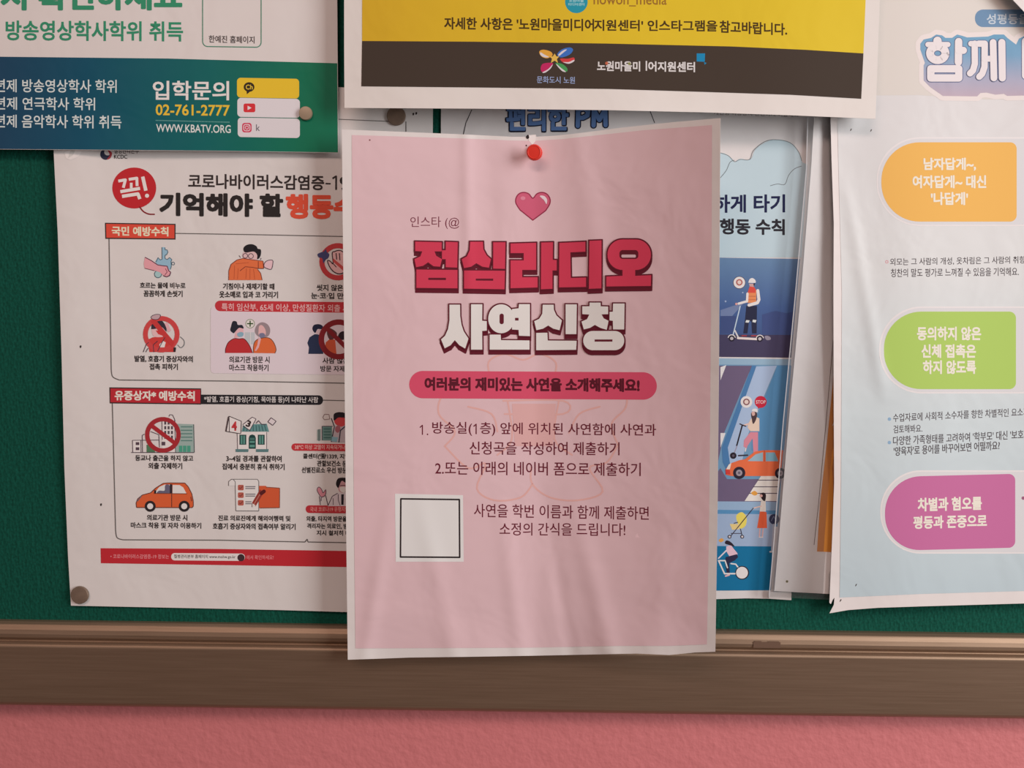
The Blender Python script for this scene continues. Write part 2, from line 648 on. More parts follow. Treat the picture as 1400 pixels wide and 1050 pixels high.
p.text('• 코로나바이러스감염증-19 정보는', 151, 231, 763.5, 6, (215, 130, 130), 0.005, 764).poly(rrect(234, 756.5, 335, 766.5, 4.9, slope=0.008), (215, 198, 190))
p.text('질병관리본부 홈페이지 www.mohw.go.kr', 238, 322, 764, 6, BLK, 0.02, 764.5).poly(circ(329.5, 762.5, 5, n=16), (60, 40, 42)).text('에서 확인하세요!', 337, 374, 765, 6, (215, 120, 120), 0.005)
p.done()

# pictograms, traced as flat print
SK, LN = (205, 140, 140), (70, 50, 60)
p = CV.part('pictogram', 'hands washing under running water')
g = lambda pts: crop(pts, 180, 325, 12.355)
blue = (135, 160, 172)
p.poly(g([(515, 160), (560, 160), (562, 210), (600, 205), (612, 245), (590, 285), (562, 290), (562, 350), (600, 370), (640, 335), (680, 370), (665, 400), (670, 470), (655, 540), (600, 560), (420, 440), (400, 400), (440, 340), (480, 365), (515, 360)]), blue)
p.line(g([(512, 160), (515, 365), (480, 375), (445, 335), (425, 385), (410, 410)]), 0.9, (60, 80, 90)).line(g([(562, 165), (565, 205), (600, 205), (612, 245), (590, 285), (562, 300), (562, 350), (600, 370), (640, 335), (680, 370), (665, 400), (670, 480), (655, 530)]), 0.9, (60, 80, 90))
p.poly(g(circ(445, 615, 60, n=20)), (150, 170, 165)).line(g(circ(445, 615, 60, n=20)), 0.9, (60, 80, 90), True)
p.poly(g([(225, 330), (330, 385), (440, 450), (560, 480), (610, 490), (635, 550), (655, 600), (610, 655), (540, 640), (470, 580), (385, 555), (220, 515), (205, 440)]), (205, 138, 140)).line(g([(225, 330), (330, 385), (440, 460), (540, 475), (600, 480), (625, 560), (660, 580), (640, 640), (590, 660), (535, 640)]), 1.2, (90, 45, 60)).line(g([(220, 515), (385, 555)]), 0.8, (120, 70, 80)).line(g([(570, 520), (600, 580), (560, 630)]), 0.8, (110, 50, 65))
p.line(g(circ(700, 435, 25, n=12)), 0.8, (60, 80, 90), True)
p.done()
p = CV.part('pictogram', 'man in orange coughing into his sleeve')
g = lambda pts: crop(pts, 290, 325, 12.355)
p.poly(g(smooth([(540, 240), (620, 230), (740, 240), (770, 330), (740, 380), (560, 370), (510, 300)])), (200, 160, 155))
p.poly(g(smooth([(530, 175), (590, 120), (680, 110), (750, 145), (770, 185), (820, 200), (825, 270), (800, 340), (760, 360), (760, 290), (700, 235), (560, 250)])), (32, 28, 30))
p.line(g(circ(560, 305, 40, n=14)), 0.9, LN, True).line(g(circ(655, 310, 42, n=14)), 0.9, LN, True)
p.poly(g([(280, 715), (280, 560), (320, 450), (420, 375), (520, 350), (700, 375), (860, 400), (870, 440), (860, 520), (780, 515), (760, 530), (820, 600), (845, 715)]), (203, 98, 58))
p.line(g([(280, 715), (282, 560), (320, 450), (420, 375), (520, 350), (700, 375), (860, 395), (870, 520), (780, 520), (680, 500), (560, 490), (470, 560)]), 0.9, (110, 45, 35)).line(g([(770, 535), (820, 600), (845, 715)]), 0.9, (110, 45, 35)).line(g([(780, 400), (780, 515)]), 0.9, (110, 45, 35))
for q in ([(380, 470), (370, 700)], [(440, 520), (430, 700)], [(580, 520), (570, 700)], [(640, 520), (640, 700)], [(700, 530), (720, 700)], [(400, 440), (620, 420)]):
    p.line(g(q), 0.7, (170, 75, 45))
p.poly(g(smooth([(885, 430), (940, 385), (1020, 380), (1025, 440), (1000, 530), (930, 520), (880, 490)])), (208, 165, 165)).line(g(smooth([(885, 430), (940, 385), (1020, 380), (1025, 440), (1000, 530), (930, 520), (880, 490)])), 0.8, LN, True)
p.line(g([(455, 300), (480, 335)]), 0.9, LN).line(g([(830, 345), (815, 370)]), 0.9, LN)
p.done()
p = CV.part('pictogram', 'hand in a red prohibition ring')
g = lambda pts: crop(pts, 400, 325, 12.355)
p.ring(462, 357.8, 18.5, 25.5, (176, 55, 56))
p.poly(g(smooth([(470, 250), (530, 230), (560, 190), (580, 240), (620, 280), (600, 340), (560, 370), (520, 430), (500, 350), (440, 330), (420, 280)])), (65, 62, 95))
hand = smooth([(590, 385), (640, 400), (685, 440), (670, 260), (710, 235), (745, 220), (800, 215), (850, 240), (900, 300), (930, 420), (900, 560), (790, 610), (690, 570), (620, 480)])
p.poly(g(hand), (205, 155, 150)).line(g(hand), 1.4, (60, 35, 40), True).poly(g([(690, 350), (940, 560), (900, 600), (680, 400)]), (180, 70, 65))
p.line(g([(680, 430), (740, 500)]), 1.1, (60, 35, 40)).line(g([(735, 260), (745, 370)]), 1.4, (60, 35, 40)).line(g([(790, 260), (800, 380)]), 1.4, (60, 35, 40))
p.done()
p = CV.part('pictogram', 'feverish patient in a red ring')
g = lambda pts: crop(pts, 170, 420, 11.66)
p.poly(g([(400, 715), (380, 600), (370, 520), (450, 480), (560, 470), (680, 460), (770, 530), (820, 715)]), (185, 55, 50))
p.poly(g(smooth([(440, 320), (480, 230), (600, 230), (660, 320), (670, 400), (620, 470), (480, 470), (440, 400)])), (205, 160, 155)).poly(g(smooth([(430, 330), (450, 240), (560, 190), (650, 280), (670, 390), (600, 320), (520, 340), (440, 350)])), (50, 42, 50))
p.poly(g([(500, 370), (640, 380), (630, 460), (540, 430)]), (190, 50, 48)).poly(g([(560, 590), (620, 540), (660, 560), (640, 640), (560, 640)]), (212, 190, 185))
p.ring(220.5, 457, 18.5, 25, (186, 62, 60)).poly(g([(420, 230), (480, 180), (800, 560), (760, 640)]), (180, 52, 50))
p.poly(g(smooth([(430, 150), (500, 115), (575, 125), (540, 190), (450, 190)])), (175, 140, 140)).line(g(smooth([(430, 150), (500, 115), (575, 125), (540, 190), (450, 190)])), 0.8, LN, True)
p.poly(g([(640, 260), (690, 240), (740, 370), (700, 400)]), (205, 150, 150)).line(g([(300, 715), (350, 590), (390, 560)]), 0.9, LN).line(g([(340, 715), (380, 650)]), 0.9, LN).line(g([(470, 715), (460, 600), (530, 540)]), 0.9, LN).line(g([(530, 700), (600, 560), (650, 480)]), 0.9, LN)
p.line(g(smooth([(890, 470), (950, 530), (950, 600), (900, 645), (850, 600)], 5, False)), 0.9, (90, 90, 90)).poly(g([(785, 640), (825, 640), (815, 712), (780, 712)]), (45, 38, 40))
p.done()
p = CV.part('pictogram', 'two women wearing masks')
g = lambda pts: crop(pts, 290, 420, 11.66)
p.poly(g([(520, 400), (680, 400), (680, 590), (600, 590), (520, 540)]), (175, 170, 168)).line(g([(612, 400), (612, 590)]), 0.9, (205, 195, 190))
p.poly(g([(350, 490), (430, 480), (430, 400), (370, 400)]), (205, 150, 148)).poly(g(smooth([(360, 400), (370, 330), (440, 300), (495, 330), (490, 430), (430, 470)])), (210, 155, 155))
p.poly(g(smooth([(300, 310), (330, 225), (390, 230), (410, 280), (480, 285), (500, 340), (430, 330), (370, 390), (340, 415), (290, 370)])), (36, 36, 44)).poly(g(smooth([(400, 420), (450, 395), (500, 410), (490, 460), (440, 475), (405, 455)])), (125, 150, 160))
dome = smooth([(212, 730), (215, 660), (260, 560), (350, 500), (430, 505), (510, 505), (590, 600), (645, 730)], 4, False)
p.poly(g(dome), (172, 44, 46)).line(g(dome), 0.9, (80, 30, 35))
p.poly(g(smooth([(680, 390), (710, 290), (790, 240), (880, 270), (925, 350), (910, 440), (850, 480), (740, 470)])), (140, 118, 118)).poly(g(smooth([(740, 380), (750, 300), (800, 290), (850, 360), (850, 440), (780, 470), (740, 430)])), (205, 155, 150)).poly(g(smooth([(750, 430), (800, 410), (840, 430), (830, 480), (780, 500)])), (110, 105, 125))
d2 = smooth([(660, 730), (660, 620), (690, 540), (760, 500), (880, 485), (950, 520), (1000, 600), (1020, 680), (1000, 735)], 4, False)
p.poly(g(d2), (200, 92, 50)).line(g(d2), 0.9, (100, 60, 40)).poly(g([(740, 480), (780, 500), (745, 640), (700, 700), (680, 690), (720, 600)]), (205, 150, 148))
p.poly(circ(342, 442.5, 6, n=20), (205, 205, 180)).line(circ(342, 442.5, 6, n=20), 0.8, (120, 125, 95), True).line([(342, 439), (342, 446)], 1.6, (50, 70, 35)).line([(338.5, 442.5), (345.5, 442.5)], 1.6, (50, 70, 35))
p.done()
p = CV.part('pictogram', 'crowd behind a red prohibition ring')
g = lambda pts: crop(pts, 400, 420, 11.66)
p.poly(g([(250, 745), (260, 640), (235, 570), (270, 480), (350, 430), (460, 430), (490, 520), (490, 745)]), (40, 45, 66)).poly(g(smooth([(370, 380), (440, 350), (460, 400), (430, 440), (380, 420)])), (190, 155, 155)).poly(g(smooth([(315, 350), (340, 285), (420, 270), (480, 300), (470, 350), (400, 350), (360, 410)])), (32, 32, 50))
p.poly(g([(500, 740), (530, 560), (600, 500), (680, 520), (700, 740)]), (185, 78, 50)).poly(g(smooth([(550, 370), (590, 330), (700, 400), (690, 480), (600, 520), (555, 450)])), (90, 50, 50)).poly(g([(700, 740), (690, 560), (760, 520), (850, 540), (850, 740)]), (195, 165, 160)).poly(g(smooth([(730, 440), (790, 385), (880, 400), (860, 500), (740, 520)])), (45, 32, 36))
p.ring(463, 464, 20, 27.5, (120, 32, 36)).line([(446, 448), (480, 482)], 6, (120, 32, 36))
p.done()
p = CV.part('pictogram', 'buildings behind a red prohibition ring')
g = lambda pts: crop(pts, 170, 560, 11.66)
p.poly(g([(840, 225), (1105, 235), (1115, 680), (810, 680)]), (140, 150, 140)).line(g([(1105, 235), (1115, 680)]), 1.0, (60, 60, 60))
for k in range(5):
    p.line(g([(900, 275 + k * 55), (1085, 275 + k * 55)]), 1.4, (80, 110, 100))
for k in range(3):
    p.poly(g([(870 + k * 65, 575), (925 + k * 65, 575), (925 + k * 65, 675), (870 + k * 65, 675)]), (70, 135, 110))
p.poly(g([(130, 490), (260, 490), (262, 680), (132, 680)]), (208, 195, 190)).line(g([(130, 490), (550, 485)]), 0.9, LN).line(g([(130, 490), (135, 680)]), 0.9, LN).line(g([(262, 490), (265, 680)]), 0.9, LN).line(g([(290, 680), (285, 410), (320, 390)]), 0.9, LN)
p.rect(185.5, 604.5, 190.5, 608.5, (80, 60, 66)).rect(185.5, 611.5, 190.5, 615.5, (80, 60, 66))
p.poly(g([(600, 160), (800, 160), (810, 680), (600, 680)]), (208, 198, 194)).line(g([(600, 160), (605, 480)]), 0.9, LN).line(g([(800, 150), (815, 680)]), 0.9, LN)
for i in range(3):
    for j in range(4):
        p.rect(224.5 + i * 4.6, 576 + j * 6.5, 227.3 + i * 4.6, 580.5 + j * 6.5, (80, 66, 70))
p.poly(g([(355, 560), (480, 560), (490, 680), (355, 680)]), (75, 105, 75)).line(g([(420, 350), (550, 400), (560, 600)]), 0.9, LN).line(g([(110, 683), (1115, 685)]), 0.9, LN).rect(221, 604, 226, 609, (80, 60, 66)).line(g([(710, 110), (725, 80), (770, 85), (780, 110), (800, 150), (810, 190)]), 0.9, LN)
p.ring(222.7, 594.5, 18.5, 24.5, (150, 40, 44)).line(crop([(440, 260), (800, 530)], 170, 560, 11.66), 5.6, (155, 38, 42))
p.done()
p = CV.part('pictogram', 'house with calendar sheets')
g = lambda pts: crop(pts, 290, 560, 11.66)
p.poly(g([(400, 360), (875, 350), (875, 640), (405, 640)]), (208, 196, 190)).line(g([(400, 380), (408, 640)]), 0.8, LN).line(g([(870, 360), (870, 640)]), 0.8, LN)
p.poly(g([(500, 240), (870, 225), (908, 352), (470, 350)]), (90, 125, 120))
for k in range(8):
    p.line(g([(520 + k * 45, 250), (500 + k * 52, 345)]), 0.9, (45, 75, 75))
for (x0, x1) in ((435, 545), (728, 838)):
    p.poly(g([(x0, 400), (x1, 400), (x1, 560), (x0, 560)]), (40, 62, 58)).poly(g([(x0 + 22, 415), (x0 + 48, 415), (x0 + 48, 548), (x0 + 22, 548)]), (85, 130, 115)).poly(g([(x0 + 62, 415), (x0 + 88, 415), (x0 + 88, 548), (x0 + 62, 548)]), (85, 130, 115))
p.poly(g([(583, 625), (583, 450), (600, 410), (640, 395), (680, 410), (697, 450), (697, 625)]), (30, 58, 54)).poly(g([(600, 500), (680, 500), (680, 530), (600, 530)]), (85, 130, 115)).poly(g([(600, 560), (680, 560), (680, 600), (600, 600)]), (85, 130, 115)).poly(g([(600, 450), (680, 450), (680, 485), (600, 485)]), (65, 100, 90))
p.poly(g([(375, 630), (580, 630), (575, 675), (375, 675)]), (85, 110, 108)).poly(g([(700, 630), (900, 630), (895, 675), (700, 675)]), (85, 110, 108))
p.poly(g([(270, 105), (465, 185), (455, 385), (270, 350), (215, 345)]), (212, 198, 192)).line(g([(270, 105), (465, 185), (455, 385), (215, 345), (270, 105), (275, 350)]), 1.0, (60, 45, 45)).line(g([(262, 120), (222, 340)]), 2.0, (70, 55, 55)).text('4', 317, 323.5, 588.5, 12, (178, 50, 52), 0.05)
p.poly(g([(490, 240), (640, 120), (700, 150), (600, 330)]), (212, 198, 192)).line(g([(490, 240), (640, 120), (700, 150), (600, 330), (490, 260)]), 0.9, LN).text('3', 337, 342.5, 583.5, 8.5, (50, 36, 36), 0.05, rot=20)
p.line(g([(700, 220), (740, 175), (790, 235), (860, 240)]), 1.0, LN).poly(g([(940, 130), (1020, 185), (965, 250), (890, 195)]), (200, 180, 176)).line(g([(940, 130), (1020, 185), (965, 250), (890, 195)]), 1.0, LN, True)
p.done()
p = CV.part('pictogram', 'masked patient beside clinic buildings')
g = lambda pts: crop(pts, 390, 555, 9.545)
p.poly(g([(480, 265), (610, 265), (610, 450), (480, 450)]), (95, 120, 112)).line(g([(480, 450), (480, 265), (620, 265)]), 0.9, LN).poly(g([(415, 310), (465, 300), (465, 450), (415, 450)]), (130, 135, 128)).line(g([(440, 310), (440, 450)]), 1.6, (80, 90, 85))
for k in range(4):
    p.line(g([(500, 300 + k * 38), (595, 300 + k * 38)]), 1.3, (55, 85, 78))
p.line(g([(490, 150), (510, 110), (570, 110), (580, 170), (510, 180)]), 0.8, (120, 90, 85), True)
p.poly(g([(610, 470), (640, 260), (790, 260), (880, 330), (880, 480)]), (170, 150, 150)).poly(g(smooth([(640, 180), (700, 140), (780, 160), (800, 230), (730, 270), (660, 240)])), (185, 62, 62)).poly(g(smooth([(630, 150), (640, 100), (710, 80), (790, 100), (810, 160), (700, 150), (640, 190)])), (36, 28, 32)).poly(g(smooth([(655, 280), (700, 250), (720, 300), (690, 350), (655, 330)])), (150, 85, 90)).line(g([(600, 160), (640, 270), (600, 470)]), 1.4, (60, 52, 62)).line(g([(700, 470), (720, 320), (790, 260)]), 1.6, (60, 52, 62)).poly(g([(610, 400), (690, 410), (670, 470), (600, 460)]), (120, 150, 155))
p.done()
p = CV.part('pictogram', 'orange car seen from the side')
g = lambda pts: crop(pts, 170, 645, 11.667)
body = [(195, 570), (188, 500), (215, 430), (290, 370), (420, 335), (500, 260), (620, 185), (700, 178), (965, 180), (1020, 240), (1075, 350), (1100, 470), (1100, 550), (1080, 572)]
p.poly(g(body), (196, 84, 46)).line(g(body), 1.1, (95, 48, 40), True)
p.poly(g([(510, 300), (560, 240), (640, 205), (740, 205), (745, 345), (500, 345)]), (200, 190, 190)).poly(g([(770, 210), (880, 212), (940, 250), (990, 345), (768, 345)]), (205, 190, 185)).poly(g(smooth([(520, 330), (560, 300), (640, 300), (650, 220), (700, 200), (740, 260), (740, 345), (540, 345)])), (95, 85, 100)).poly(g([(725, 195), (765, 200), (765, 345), (725, 345)]), (48, 36, 40))
p.line(g([(755, 345), (755, 560)]), 1.0, (95, 48, 40)).line(g([(470, 345), (1000, 350)]), 0.9, (110, 55, 40)).poly(g([(480, 290), (510, 300), (505, 350), (475, 340)]), (40, 30, 32)).line(g([(210, 470), (270, 390)]), 1.2, (100, 90, 95)).line(g([(1060, 400), (1075, 470)]), 1.2, (110, 50, 40))
for cx in (412, 955):
    p.poly(g(circ(cx, 550, 88, n=24)), (42, 34, 34)).poly(g(circ(cx, 550, 48, n=20)), (205, 190, 182))
p.done()
p = CV.part('pictogram', 'checklist, pencil and orange folder')
g = lambda pts: crop(pts, 285, 645, 11.2)
p.poly(g([(760, 215), (880, 215), (900, 245), (1090, 245), (1090, 555), (770, 555)]), (188, 78, 46)).line(g([(880, 235), (1090, 250), (1088, 550), (790, 555)]), 1.0, (120, 62, 45))
p.poly(g([(310, 130), (400, 115), (750, 115), (770, 160), (770, 600), (420, 598), (410, 210), (310, 215)]), (205, 192, 186)).line(g([(310, 215), (310, 150), (350, 115), (750, 115), (770, 150), (770, 600), (420, 598), (410, 150), (380, 120)]), 0.9, (95, 85, 82))
for y in (242, 358, 475):
    p.poly(g(rrect(450, y - 42, 540, y + 42, 18)), (165, 82, 68)).line(g([(470, y), (490, y + 18), (525, y - 22)]), 0.9, (110, 50, 45)).line(g([(565, y - 15), (720 if y < 470 else 660, y - 15)]), 1.3, (105, 95, 98)).line(g([(565, y + 14), (715 if y < 470 else 655, y + 14)]), 1.3, (105, 95, 98))
p.line(g([(690, 510), (820, 290)]), 6.6, (135, 50, 42), cap=False).line(g([(690, 510), (820, 290)]), 1.0, (175, 110, 95), cap=False).poly(g([(670, 540), (668, 480), (725, 515)]), (205, 185, 175)).line(g([(668, 542), (668, 482)]), 0.8, LN).line(g([(810, 330), (850, 300)]), 5, (80, 28, 28))
p.done()
p = CV.part('pictogram', 'doctor in a white coat and mask')
g = lambda pts: crop(pts, 400, 645, 11.05)
p.poly(g([(530, 520), (600, 370), (680, 320), (880, 320), (900, 520)]), (192, 172, 170)).line(g([(500, 360), (535, 510), (600, 370), (680, 325)]), 1.0, LN).line(g([(690, 340), (690, 430), (720, 510)]), 0.9, LN).line(g([(612, 400), (615, 500)]), 0.8, LN)
p.poly(g([(735, 340), (775, 340), (770, 500), (735, 500)]), (36, 28, 34)).poly(g(smooth([(690, 200), (760, 130), (830, 180), (820, 280), (760, 315), (700, 290)])), (180, 130, 130)).poly(g(smooth([(655, 180), (690, 100), (790, 90), (860, 120), (850, 180), (790, 160), (740, 140), (700, 230), (680, 240)])), (34, 26, 28)).poly(g(smooth([(710, 240), (770, 225), (810, 250), (790, 310), (730, 300)])), (200, 185, 175)).line(g([(715, 210), (800, 205)]), 1.0, (60, 30, 35))
p.poly(g(smooth([(370, 270), (400, 230), (440, 270), (460, 320), (500, 270), (495, 350), (440, 380), (400, 340)])), (190, 120, 125)).line(g(smooth([(370, 270), (400, 230), (440, 270), (460, 320), (500, 270), (495, 350), (440, 380), (400, 340)])), 0.8, LN, True).line(g([(405, 370), (420, 500)]), 0.9, LN).line(g([(435, 380), (430, 440)]), 1.2, (120, 100, 105))
p.done()
for x, y in ((110, 474), (138, 690), (565, 156), (569, 155)):
    p = CV.part('puncture_mark')
    p.poly(smooth([(x - 1, y - 1.2), (x + 1.2, y - 1.6), (x + 1, y + 1), (x - 0.6, y + 1.8)]), (50, 40, 38))
    p.done()
p = CV.part('tape_scrap', 'crumpled clear tape scrap')
p.poly([(88, 208), (100, 202), (112, 206), (107, 214), (96, 219), (90, 216)], (208, 198, 190)).poly([(96, 206), (104, 203), (100, 212), (93, 216)], (188, 175, 166))
p.done()

# ------------------------------------------------------------------ teal and white course flyer, upper left
def d_fly(x, y):
    return 0.0052 + 0.0006 * math.sin(x / 75.0) + 0.0012 * max(0, (y - 120) / 90.0) ** 2 * (0.4 + 0.6 * math.sin(x / 150.0 + 1) ** 2)


fly_white = paper_mat('white_flyer_paper', [(0, (0.80, 0.79, 0.79))])
FL = Sheet('course_flyer', 'white flyer with a blue to green footer band and yellow phone number, top left', 'poster',
           [(-160, 203), (-160, -260), (458, -260), (461, 0), (462, 120), (462.5, 209), (300, 206.5), (120, 205)], d_fly, fly_white, (212, 202, 196))
fb = lambda c: FL.c(c)
band = paper_mat('teal_band_print', [(0.15, fb((34, 56, 84))), (0.45, fb((14, 74, 94))), (0.72, fb((4, 94, 90))), (0.93, fb((14, 106, 76)))], 0, 0.5)
p = FL.part('footer_band', 'footer band fading from navy to green')
p.poly([(-159, 76), (0, 77.5), (230, 80), (461, 86.5), (462, 208.4), (300, 206), (120, 204.5), (-159, 202.5)], band)
p.done()
GN = (52, 135, 100)
p = FL.part('headline')
p.text('서 확인하세요', 2, 248, 13, 36, GN, 0.045)
p.text('방송영상학사학위 취득', 8, 250, 55, 27, GN, 0.02, 56.5)
p.done()
p = FL.part('caption_frame', 'rounded green outline frame with a small caption')
p.line(rrect(277, -24, 357, 64, 7, slope=0.014), 1.2, (70, 130, 105), closed=True).text('한예진 홈페이지', 285.5, 348, 58, 10, (80, 70, 68), 0.01, 59.5)
p.done()
p = FL.part('course_list')
WT = (205, 210, 205)
p.text('년제 방송영상학사 학위', -6, 159.5, 126, 18, WT, 0.012, 127)
p.text('년제 연극학사 학위', -6, 130, 150, 17.5, WT, 0.012, 151)
p.text('년제 음악학사 학위 취득', -6, 166, 174.5, 18, WT, 0.012, 176)
p.done()
p = FL.part('contact_block')
p.text('입학문의', 209, 313, 136.5, 26, (225, 228, 222), 0.02, 137)
p.text('02-761-2777', 213, 314, 157.5, 15, (225, 180, 55), 0.02, 158.5)
for k in range(50):
    p.rect(213 + k * 2.03, 164 + k * 0.05, 214.1 + k * 2.03, 165.2 + k * 0.05, (120, 170, 160))
p.text('WWW.KBATV.ORG', 213.5, 315.5, 180.5, 11, (212, 218, 212), 0.012, 182)
p.done()
p = FL.part('channel_chip', 'yellow chip with a black chat bubble logo')
p.poly(rrect(324, 107, 409, 134, 5, slope=0.018), (222, 182, 48)).poly(circ(340.5, 119, 7.4, 6.6, n=22), (52, 40, 30)).poly([(337, 124), (342, 125), (337.5, 129)], (52, 40, 30)).text('Ch', 336, 345.5, 122.3, 6.6, (225, 185, 60), 0.02)
p.done()
p = FL.part('channel_chip', 'white chip with a red play button')
p.poly(rrect(324.5, 134.5, 410, 160.5, 5, slope=0.018), (214, 204, 204)).poly(rrect(333, 141.5, 349, 153.5, 2.5), (205, 52, 58)).poly([(338.5, 144.5), (344, 147.5), (338.5, 150.5)], (220, 205, 205))
p.done()
p = FL.part('channel_chip', 'white chip with a pink camera logo')
ig = paper_mat('pink_purple_print', [(0.1, fb((205, 90, 60))), (0.5, fb((200, 55, 90))), (0.9, fb((140, 60, 150)))], 2, 0.5)
p.poly(rrect(325, 161.5, 410, 188, 5, slope=0.018), (212, 202, 202)).poly(rrect(331, 168, 344, 181, 3.5), (200, 62, 88)).line(rrect(333.2, 170.2, 341.8, 178.8, 2.5), 1.0, (228, 205, 205), True).line(circ(337.5, 174.5, 2.2, n=14), 0.9, (228, 205, 205), True).poly(circ(340.3, 171.8, 0.6, n=6), (228, 205, 205))
p.text('k', 350, 355.5, 179, 9, (110, 105, 110), 0.01)
p.done()

# ------------------------------------------------------------------ scooter safety poster between the pink and the pale blue one
def d_pm(x, y):
    return 0.0016 + 0.0022 * max(0, (x - 1060) / 60.0) ** 2 * max(0, min(1, (520 - y) / 300)) + 0.0005 * math.sin(x / 55)


PM = Sheet('scooter_safety_poster', 'pale blue scooter safety poster with navy street scene, right behind the pink poster', 'poster',
           [(603, 128), (1125, 128), (1118, 300), (1102, 480), (1090, 650), (1078, 819), (1020, 818), (985, 819), (760, 822), (600, 822)],
           d_pm, paper_mat('white_poster_paper', [(0, (0.80, 0.80, 0.81))]), (206, 200, 202))
p = PM.part('sky')
sky = paper_mat('pale_sky_print', [(0.0, PM.c((182, 198, 212))), (1.0, PM.c((178, 196, 214)))], 2)
cl = smooth([(940, 250), (958, 222), (985, 209), (1000, 216), (1004, 221), (1012, 217), (1026, 218), (1033, 204), (1050, 193), (1068, 191), (1085, 198), (1094, 212), (1097, 222)], 4, False) + [(1104, 225), (1096, 352), (940, 352)]
p.poly(cl, (176, 194, 206))
for q in ([(985, 209), (996, 213), (1004, 221), (1012, 218), (1025, 218), (1030, 206), (1045, 194), (1060, 191), (1080, 195), (1092, 208), (1096, 220)], [(985, 243), (993, 233), (998, 222), (1004, 219)], [(1053, 254), (1063, 251.5), (1073, 252), (1078, 240), (1086, 231), (1096, 227)]):
    p.line(smooth(q, 4, False), 0.9, (110, 118, 125))
p.done()
p = PM.part('speech_ring')
p.line([(645, 150), (637, 168), (633, 186)], 1.1, (60, 55, 60))
p.done()
p = PM.part('speech_ring')
p.line([(888, 150), (895, 168)], 1.1, (60, 55, 60))
p.done()
p = PM.part('top_caption')
p.text('개인형 이동장치 안전하게 이용해요', 976, 1092, 157, 6, (120, 112, 115), 0.0, 160)
p.done()
p = PM.part('headline')
p.text('편리한', 693, 776.5, 179, 34, (28, 30, 48), 0.072, 178.5, grow=0.8)
for wd, cl_ in ((9.0, (28, 30, 48)), (6.0, (84, 112, 162))):
    p.line([(790, 172), (790.5, 150), (799, 148), (804, 152), (803, 158), (797, 161), (791, 161)], wd, cl_)
    p.line([(811.5, 171.5), (812, 150), (819.5, 164), (827.5, 149.5), (828, 171)], wd, cl_)
p.text('편리한', 693, 776.5, 178.5, 33, (84, 112, 162), 0.042, 178)
p.done()
p = PM.part('subhead')
p.text('안전하게 타기', 929, 1073, 291, 24, (30, 34, 70), 0.030, 290)
p.text('행동 수칙', 984.5, 1072.5, 320, 21, (42, 40, 48), 0.036, 321)
p.done()
p = PM.part('night_panel', 'navy night street panel')
nav = paper_mat('navy_print', [(0.0, PM.c((58, 74, 116))), (0.5, PM.c((68, 92, 142))), (1.0, PM.c((96, 124, 160)))], 2)
p.poly([(900, 351), (1094, 354), (1082, 488), (900, 487)], nav).poly([(900, 457), (1084, 458), (1082, 489), (900, 487)], (66, 60, 88))
p.poly([(985, 424), (1018, 413), (985, 450)], (108, 122, 160)).rect(985, 432, 1006, 456, (62, 76, 122)).poly([(1042, 430), (1060, 425), (1075, 428), (1087, 426), (1084, 458), (1042, 457)], (62, 76, 124))
p.poly(circ(992, 412, 1.3, n=8), (150, 165, 195)).poly(circ(1015.5, 400, 1.0, n=8), (150, 165, 195))
p.done()
g = lambda pts: crop(pts, 980, 370, 9.545)
p = PM.part('rider_figure', 'helmeted rider on a white kick scooter')
p.poly(circ(1010.8, 386.3, 8.6, n=26), (80, 60, 70)).poly(circ(1010.8, 386.3, 7.9, n=26), (216, 212, 214)).ring(1010.8, 386, 2.7, 4.5, (170, 95, 90)).poly(circ(1010.8, 386, 2.6, n=14), (225, 195, 190))
p.poly(g([(420, 170), (490, 170), (480, 215), (430, 205)]), (190, 150, 150)).poly(g(smooth([(413, 150), (430, 110), (465, 97), (500, 120), (508, 155), (480, 160), (420, 158)])), (222, 222, 226)).poly(g([(480, 165), (500, 165), (490, 200), (478, 190)]), (50, 40, 48))
p.poly(g([(400, 420), (400, 290), (430, 205), (490, 215), (515, 260), (515, 420)]), (214, 132, 88)).poly(g([(400, 290), (430, 205), (490, 215), (510, 250), (505, 290)]), (205, 75, 66)).line(g([(402, 335), (510, 335)]), 0.8, (180, 95, 70)).line(g([(402, 380), (510, 380)]), 0.8, (180, 95, 70))
p.poly(g([(385, 460), (525, 460), (520, 820), (460, 820), (450, 660), (420, 660), (400, 820), (345, 820), (370, 620)]), (40, 42, 66))
p.poly(g([(385, 645), (430, 650), (415, 680), (372, 675)]), (205, 208, 212)).poly(g([(470, 640), (518, 645), (505, 680), (465, 670)]), (205, 208, 212))
p.line(g([(535, 260), (550, 380), (530, 420), (420, 450)]), 4.2, (222, 208, 210)).line(g([(400, 300), (395, 400), (285, 430)]), 3.2, (222, 208, 210)).poly(g(circ(255, 435, 16, n=10)), (205, 150, 150))
p.line(g([(305, 465), (210, 850)]), 1.5, (180, 195, 225)).line(g([(235, 780), (285, 880)]), 2.0, (200, 198, 205)).line(g([(275, 880), (560, 895)]), 3.0, (216, 202, 202)).line(g([(330, 850), (385, 850)]), 1.8, (150, 60, 66)).line(g([(455, 850), (515, 850)]), 1.8, (150, 60, 66))
for cx, cy in ((195, 885), (562, 890)):
    p.poly(g(circ(cx, cy, 40, n=18)), (40, 36, 52)).poly(g(circ(cx, cy, 22, n=14)), (180, 172, 178)).line(g(circ(cx, cy, 48, n=12, a0=190, a1=350)), 1.2, (214, 206, 208))
p.poly(g(smooth([(625, 860), (660, 850), (700, 870), (700, 900), (650, 905)])), (140, 132, 150))
p.done()
p = PM.part('street_panel', 'street panel with pavement and crossing')
p.poly([(900, 489), (1082, 491), (1063, 720), (900, 720)], (104, 142, 176)).poly([(900, 489), (1082, 491), (1081, 499), (900, 498)], (140, 168, 192))
